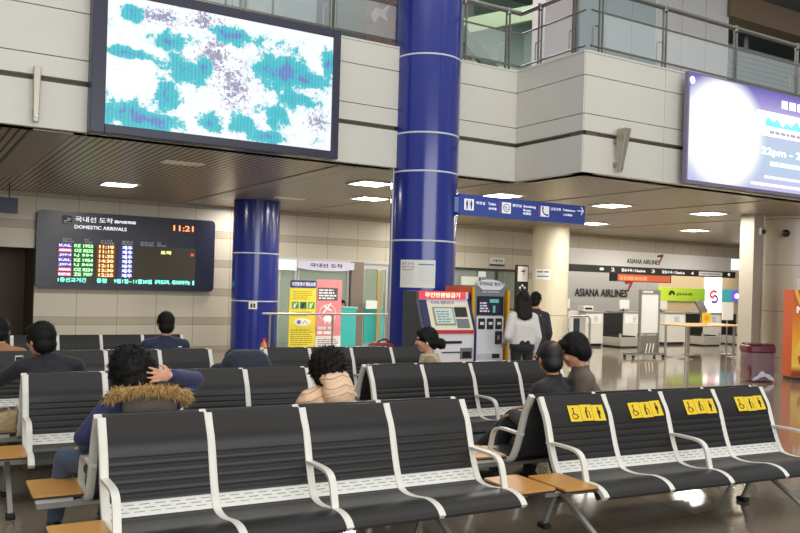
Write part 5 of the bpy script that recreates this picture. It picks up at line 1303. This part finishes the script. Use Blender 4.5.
fs_ = fur.build('fur_strands', FUR, fu); fs_['kind'] = 'stuff'
# --- man in black jacket, second row left, facing away
p = Person('person with short black hair in a black jacket, seated facing away at the left', (1.13, 7.60), PI-.05, lean=.12, headrot=(6, 0, 30), headoff=(.07, 0, -.02), shw=.215, hs=1.22)
p.legs(*sit()); p.arms({1: (.17, -.33, .86), -1: (-.2, -.36, .58)}, {1: (.9, .2, -.5)})
p.body(); p.jacket(DKJ, fat=1.12, collar=.03); p.trousers(BLKT); p.shoes(SHOEB); p.hair(HAIR, 'short', 1.06)
ph = thing('mobile_phone', 'small white phone held up by the person in the black jacket', 'phone', (.93, 7.95, .82), PI+.3, world=False)
MB().rbox(-.035, .035, -.005, .005, 0, .14, .008).build('case', WHITEP, ph); MB().box(-.03, .03, .005, .0065, .015, .125).build('screen', BLACKP, ph)
# --- person in beige puffer coat, front row third seat, facing away
p = Person('person with curly dark hair in a beige puffer coat, seated facing away', (2.69, 5.36), PI+.25, hip=(0, 0, .44), lean=.04, headrot=(4, 0, -8), headoff=(0, 0, -.055), shw=.18, neck_len=-.02)
p.legs(*sit()); p.arms({1: (.14, -.34, .60), -1: (-.14, -.34, .60)})
p.body()
def quilt(c): return .007*abs(math.sin((c.z+.25*abs(c.x))*PI/.062))**.4-.004
p.jacket(PUFF, 'puffer_coat', fat=1.14, disp=quilt)
p.trousers(BLKT); p.shoes(SHOEB); p.hair(hairmat('near_black_curls', (12, 10, 9), (28, 21, 18)), 'curly', .92, wob(.006, 90), tufts=2600, tl=.03, wild=1.1)
hood = MB(); hb = p.N-p.fw*.10
hood.ell(hb-p.up*.05-p.fw*.02, (.135, .085, .15), Euler((R(14), 0, 0)).to_matrix()); hood.ell(hb+p.up*.05+p.fw*.03, (.125, .095, .065))
fuse('hood', hood, PUFF, p.t, .011, 5, lambda c: .007*abs(math.sin((c.z+.4*abs(c.x))*PI/.055))**.4-.004)
MB().sweep(spline([p.sh[-1]+V((.05, .10, .045)), p.sh[-1]+V((.0, .16, -.05)), p.C+V((.02, .19, .05)), p.P+V((.14, .17, .05))], 6), [(-.014, -.004), (.014, -.004), (.014, .004), (-.014, .004)], (1, .2, .3)).build('bag_strap', BLACKP, p.t)
# --- man in navy jacket, third row
p = Person('person with short black hair in a navy jacket, seated far back before the stone wall', (2.70, 9.68), PI-.1, lean=.04, headrot=(4, 0, 5), shw=.21)
p.legs(*sit()); p.arms({1: (.14, -.34, .60), -1: (-.14, -.34, .60)}); p.body(); p.jacket(NAVYJ, fat=1.1, collar=.03); p.trousers(BLKT); p.shoes(SHOEB); p.hair(HAIR, 'short', 1.03)
MB().add([p.sh[-1]+V((.03, .076, -.01)), p.sh[-1]+V((.075, .08, -.006)), p.sh[-1]+V((.08, .083, -.016)), p.sh[-1]+V((.035, .079, -.02))], [(0, 1, 2, 3)]).build('shoulder_mark', PAPER, p.t)
# --- person at the left edge in tan
p = Person('person in a tan coat seated at the left edge of the view', (.93, 9.62), PI-.2, lean=.10, headrot=(6, 0, 0), shw=.205, neck_len=-.07)
p.legs(*sit()); p.arms({1: (.14, -.34, .60), -1: (-.14, -.34, .60)}); p.body(); p.jacket(TANJ, fat=1.12, collar=.035); p.trousers(BLKT); p.shoes(SHOEB); p.hair(HAIR, 'short', 1.0)
# --- bent-over person in dark navy, second row
p = Person('person in a dark navy jacket bent forward, only the rounded back showing', (2.95, 7.60), PI-.1, hip=(0, 0, .53), lean=1.02, headrot=(70, 0, 0), headoff=(0, -.06, -.05), shw=.23)
p.legs(*sit()); p.arms({1: (.16, -.46, .38), -1: (-.16, -.46, .38)}, {1: (1, 0, .1), -1: (-1, 0, .1)}); p.body()
jb = MB(); p.C = p.C+V((0, .10, .13)); p.N = p.N+V((0, .02, .02))
p.jacket(cloth('dark_navy_cloth', (28, 34, 50)), fat=1.42, smooth=8); p.trousers(BLKT); p.shoes(SHOEB); p.hair(HAIR, 'short')
# --- woman with hair bun, profile to the left
p = Person('person with a dark hair bun in a khaki coat, seen in profile', (4.99, 7.50), R(238), hip=(0, 0, .45), lean=.05, headrot=(8, 0, 0), shw=.17, neck_len=-.035)
p.legs(*sit()); p.arms({1: (.12, -.36, .58), -1: (-.12, -.36, .58)}); p.body(); p.jacket(cloth('tan_coat_sleeve', (150, 126, 96)), 'coat', fat=1.06, collar=.0)
vm = MB(); vm.cap(p.C, .145, p.N-p.up*.10, .125); 
for j in range(14):
    a = 2*PI*j/14; c = p.N-p.up*.03+p.rt*math.cos(a)*.085+p.fw*math.sin(a)*.085; vm.cap(c-p.up*.03, .03, c+p.up*.015, .022, 8)
fuse('collar', vm, KHK, p.t, .011, 4); p.trousers(BLKT); p.shoes(SHOEB); p.hair(HAIR, 'bun')
MB().ell(p.h(.086, .0, -.035), (.008, .011, .013)).build('earphone', WHITEP, p.t, smooth=60); MB().ell(p.h(-.086, .0, -.035), (.008, .011, .013)).build('earphone', WHITEP, p.t, smooth=60)
# --- man with thinning hair
p = Person('person with thinning hair in a black jacket, legs stretched, front right', (4.74, 5.20), PI+.28, hip=(0, 0, .45), lean=.10, headrot=(10, 0, -34), shw=.215, neck_len=-.025, hs=1.18)
p.legs({1: (.12, -.42, .50), -1: (-.02, -.46, .55)}, {1: (.12, -.55, .09), -1: (.16, -.74, .22)})
p.arms({1: (.16, -.34, .60), -1: (-.10, -.36, .64)}); p.body(SKIN2, voxel=.007); p.jacket(BLACKJ, fat=1.14, collar=.035); p.trousers(BLKT); p.shoes(SHOEB)
n = NT('thinning_hair', .5)
hc = p.h(0, .085, .085)
vs_ = n.t.nodes.new('ShaderNodeVectorMath'); vs_.operation = 'DISTANCE'; n.t.links.new(n.tc.outputs['Object'], vs_.inputs[0]); vs_.inputs[1].default_value = tuple(hc)
dd = n.math('ADD', n.math('DIVIDE', vs_.outputs['Value'], .105), n.math('MULTIPLY', n.math('SUBTRACT', n.noise(60, 4, rough=.7), .5), 1.5))
n.color(n.ramp(dd, [(0, (176, 122, 90)), (.16, (120, 80, 58)), (.38, (34, 26, 23)), (1, (14, 12, 12))])); n.bump(n.noise(160, 3), .003)
p.hair(n.m, 'bald', 1.08, tufts=500, tl=.016)
# --- man in brown jacket, profile, head bowed
p = Person('person with thick black hair in a brown jacket, head bowed in profile, front right', (5.09, 5.22), R(236), lean=.12, headrot=(24, 0, 0), headoff=(0, -.015, .0), shw=.215, neck_len=.02, hs=1.16)
p.legs(*sit()); p.arms({1: (.12, -.34, .60), -1: (-.12, -.34, .60)}); p.body(SKIN2, voxel=.007); p.jacket(BRJ, fat=1.22, collar=.035); p.trousers(BLKT); p.shoes(SHOEB); p.hair(HAIR, 'fluffy', .88, tufts=1500)
# --- standing woman in white, back to us
p = Person('person with long black hair in a white sweater, standing by the payment machine', (7.27, 8.72), R(180-18), seated=False, headrot=(6, 0, 0), shw=.165, sc=.95, hs=1.05)
p.legs({1: (.09, -.01, .50), -1: (-.09, .0, .50)}, {1: (.10, .0, .09), -1: (-.10, .02, .09)})
p.arms({1: (.18, -.2, .98), -1: (-.20, -.06, .84)}, {1: (.35, .8, -.3), -1: (-.4, .8, -.3)}); p.body(); p.jacket(WHT, 'sweater', fat=.93, hem=.07, shoulders=1.08); p.trousers(BLKT, .86); p.shoes(SHOEB); p.hair(HAIRB, 'long')
# --- standing man in dark coat
p = Person('person in a long dark coat standing behind the one in the white sweater', (8.25, 9.60), R(180-40), seated=False, headrot=(4, 0, -20), shw=.165, sc=.94, hs=1.05)
p.legs({1: (.09, -.01, .50), -1: (-.09, .0, .50)}, {1: (.10, .0, .09), -1: (-.10, .02, .09)})
p.arms({1: (.19, -.14, .90), -1: (-.19, -.10, .86)}, {1: (.4, .8, -.3), -1: (-.4, .8, -.3)}); p.body(); p.jacket(cloth('dark_coat', (44, 42, 48)), 'coat', fat=.98, hem=-.14, collar=.03); p.trousers(BLKT, .9); p.shoes(SHOEB); p.hair(HAIR, 'short')
# --- person behind the teal desk
p = Person('person with dark hair seated behind the teal desk, partly hidden by the pink banner', (9.68, 18.75), R(-20), lean=.05, shw=.18, neck_len=-.03)
p.legs(*sit()); p.arms({1: (.14, -.26, .60), -1: (-.14, -.26, .60)}); p.body(); p.jacket(cloth('teal_uniform', (60, 130, 130)), fat=1.05); p.trousers(BLKT); p.shoes(SHOEB); p.hair(HAIR, 'short')
st = thing('stool', 'low stool behind the teal desk', 'stool', (9.68, 18.75, 0), world=False)
MB().cyl((0, 0, .33), (0, 0, .37), .17, n=24).build('seat', BLACKP, st); MB().cyl((0, 0, 0), (0, 0, .33), .03).build('stem', STEEL, st)
# --- bag on the side table of the second-row bench at the left edge
t = thing('paper_bag', 'crumpled beige paper bag standing on the side table at the left edge', 'bag', (.76, 7.55, .378), world=False)
n = NT('kraft_paper', .7); n.color(n.mix(n.noise(14, 4), (206, 184, 140), (160, 132, 92))); n.bump(n.noise(18, 4), .02)
MB().add([(-.10, -.07, 0), (.10, -.07, 0), (.10, .07, 0), (-.10, .07, 0), (-.13, -.05, .13), (.12, -.09, .16), (.14, .06, .16), (-.10, .08, .13)], [(0, 1, 5, 4), (1, 2, 6, 5), (2, 3, 7, 6), (3, 0, 4, 7), (3, 2, 1, 0), (4, 5, 6, 7)]).build('bag_body', n.m, t, bevel=.012)
MB().bar(spline([(-.04, -.075, .12), (-.04, -.085, .19), (.04, -.085, .2), (.05, -.085, .13)], 4), .012, .003).build('handle', n.m, t)
# ================================================================== light
wd = bpy.data.worlds.new('world'); SC.world = wd; wd.use_nodes = True
bg = wd.node_tree.nodes['Background']; bg.inputs[0].default_value = (.92, .93, .95, 1); bg.inputs[1].default_value = .6
def area(name, loc, rot, sx, sy, power, col=(1, 1, 1)):
    l = bpy.data.lights.new(name, 'AREA'); l.shape = 'RECTANGLE'; l.size = sx; l.size_y = sy; l.energy = power; l.color = col
    o = bpy.data.objects.new(name, l); COL.objects.link(o); o.location = loc; o.rotation_euler = rot; return o
area('atrium_skylight', (4, 2.5, 10.5), (0, 0, 0), 18, 10, 560, (1, .97, .92))
area('front_fill_light', (2, -9, 4), (R(80), 0, 0), 16, 6, 1300, (.95, .98, 1))  # added fill behind the camera for facade and seat fronts, no real window
area('checkin_hall_light', (23, 20, 2.88), (0, 0, 0), 10, 1.0, 190, (1, .93, .82))
area('upper_storey_light', (10, 14.5, 9), (0, 0, 0), 20, 3, 700, (1, 1, 1))
for i, (x, y) in enumerate(LAMPS+[(3.5, 12.4), (12, 18), (18.2, 12.2), (21.5, 15.6), (21.5, 12.2), (7, 18.4), (19.5, 17.2), (23, 17.2), (21, 14), (17, 13.8)]):  # listed extra spots have no fitting, fill lights added to brighten the hall
    area('ceiling_lamp_and_fill', (x, y, 3.38), (0, 0, 0), .55, .55, 46, (1, .95, .86))
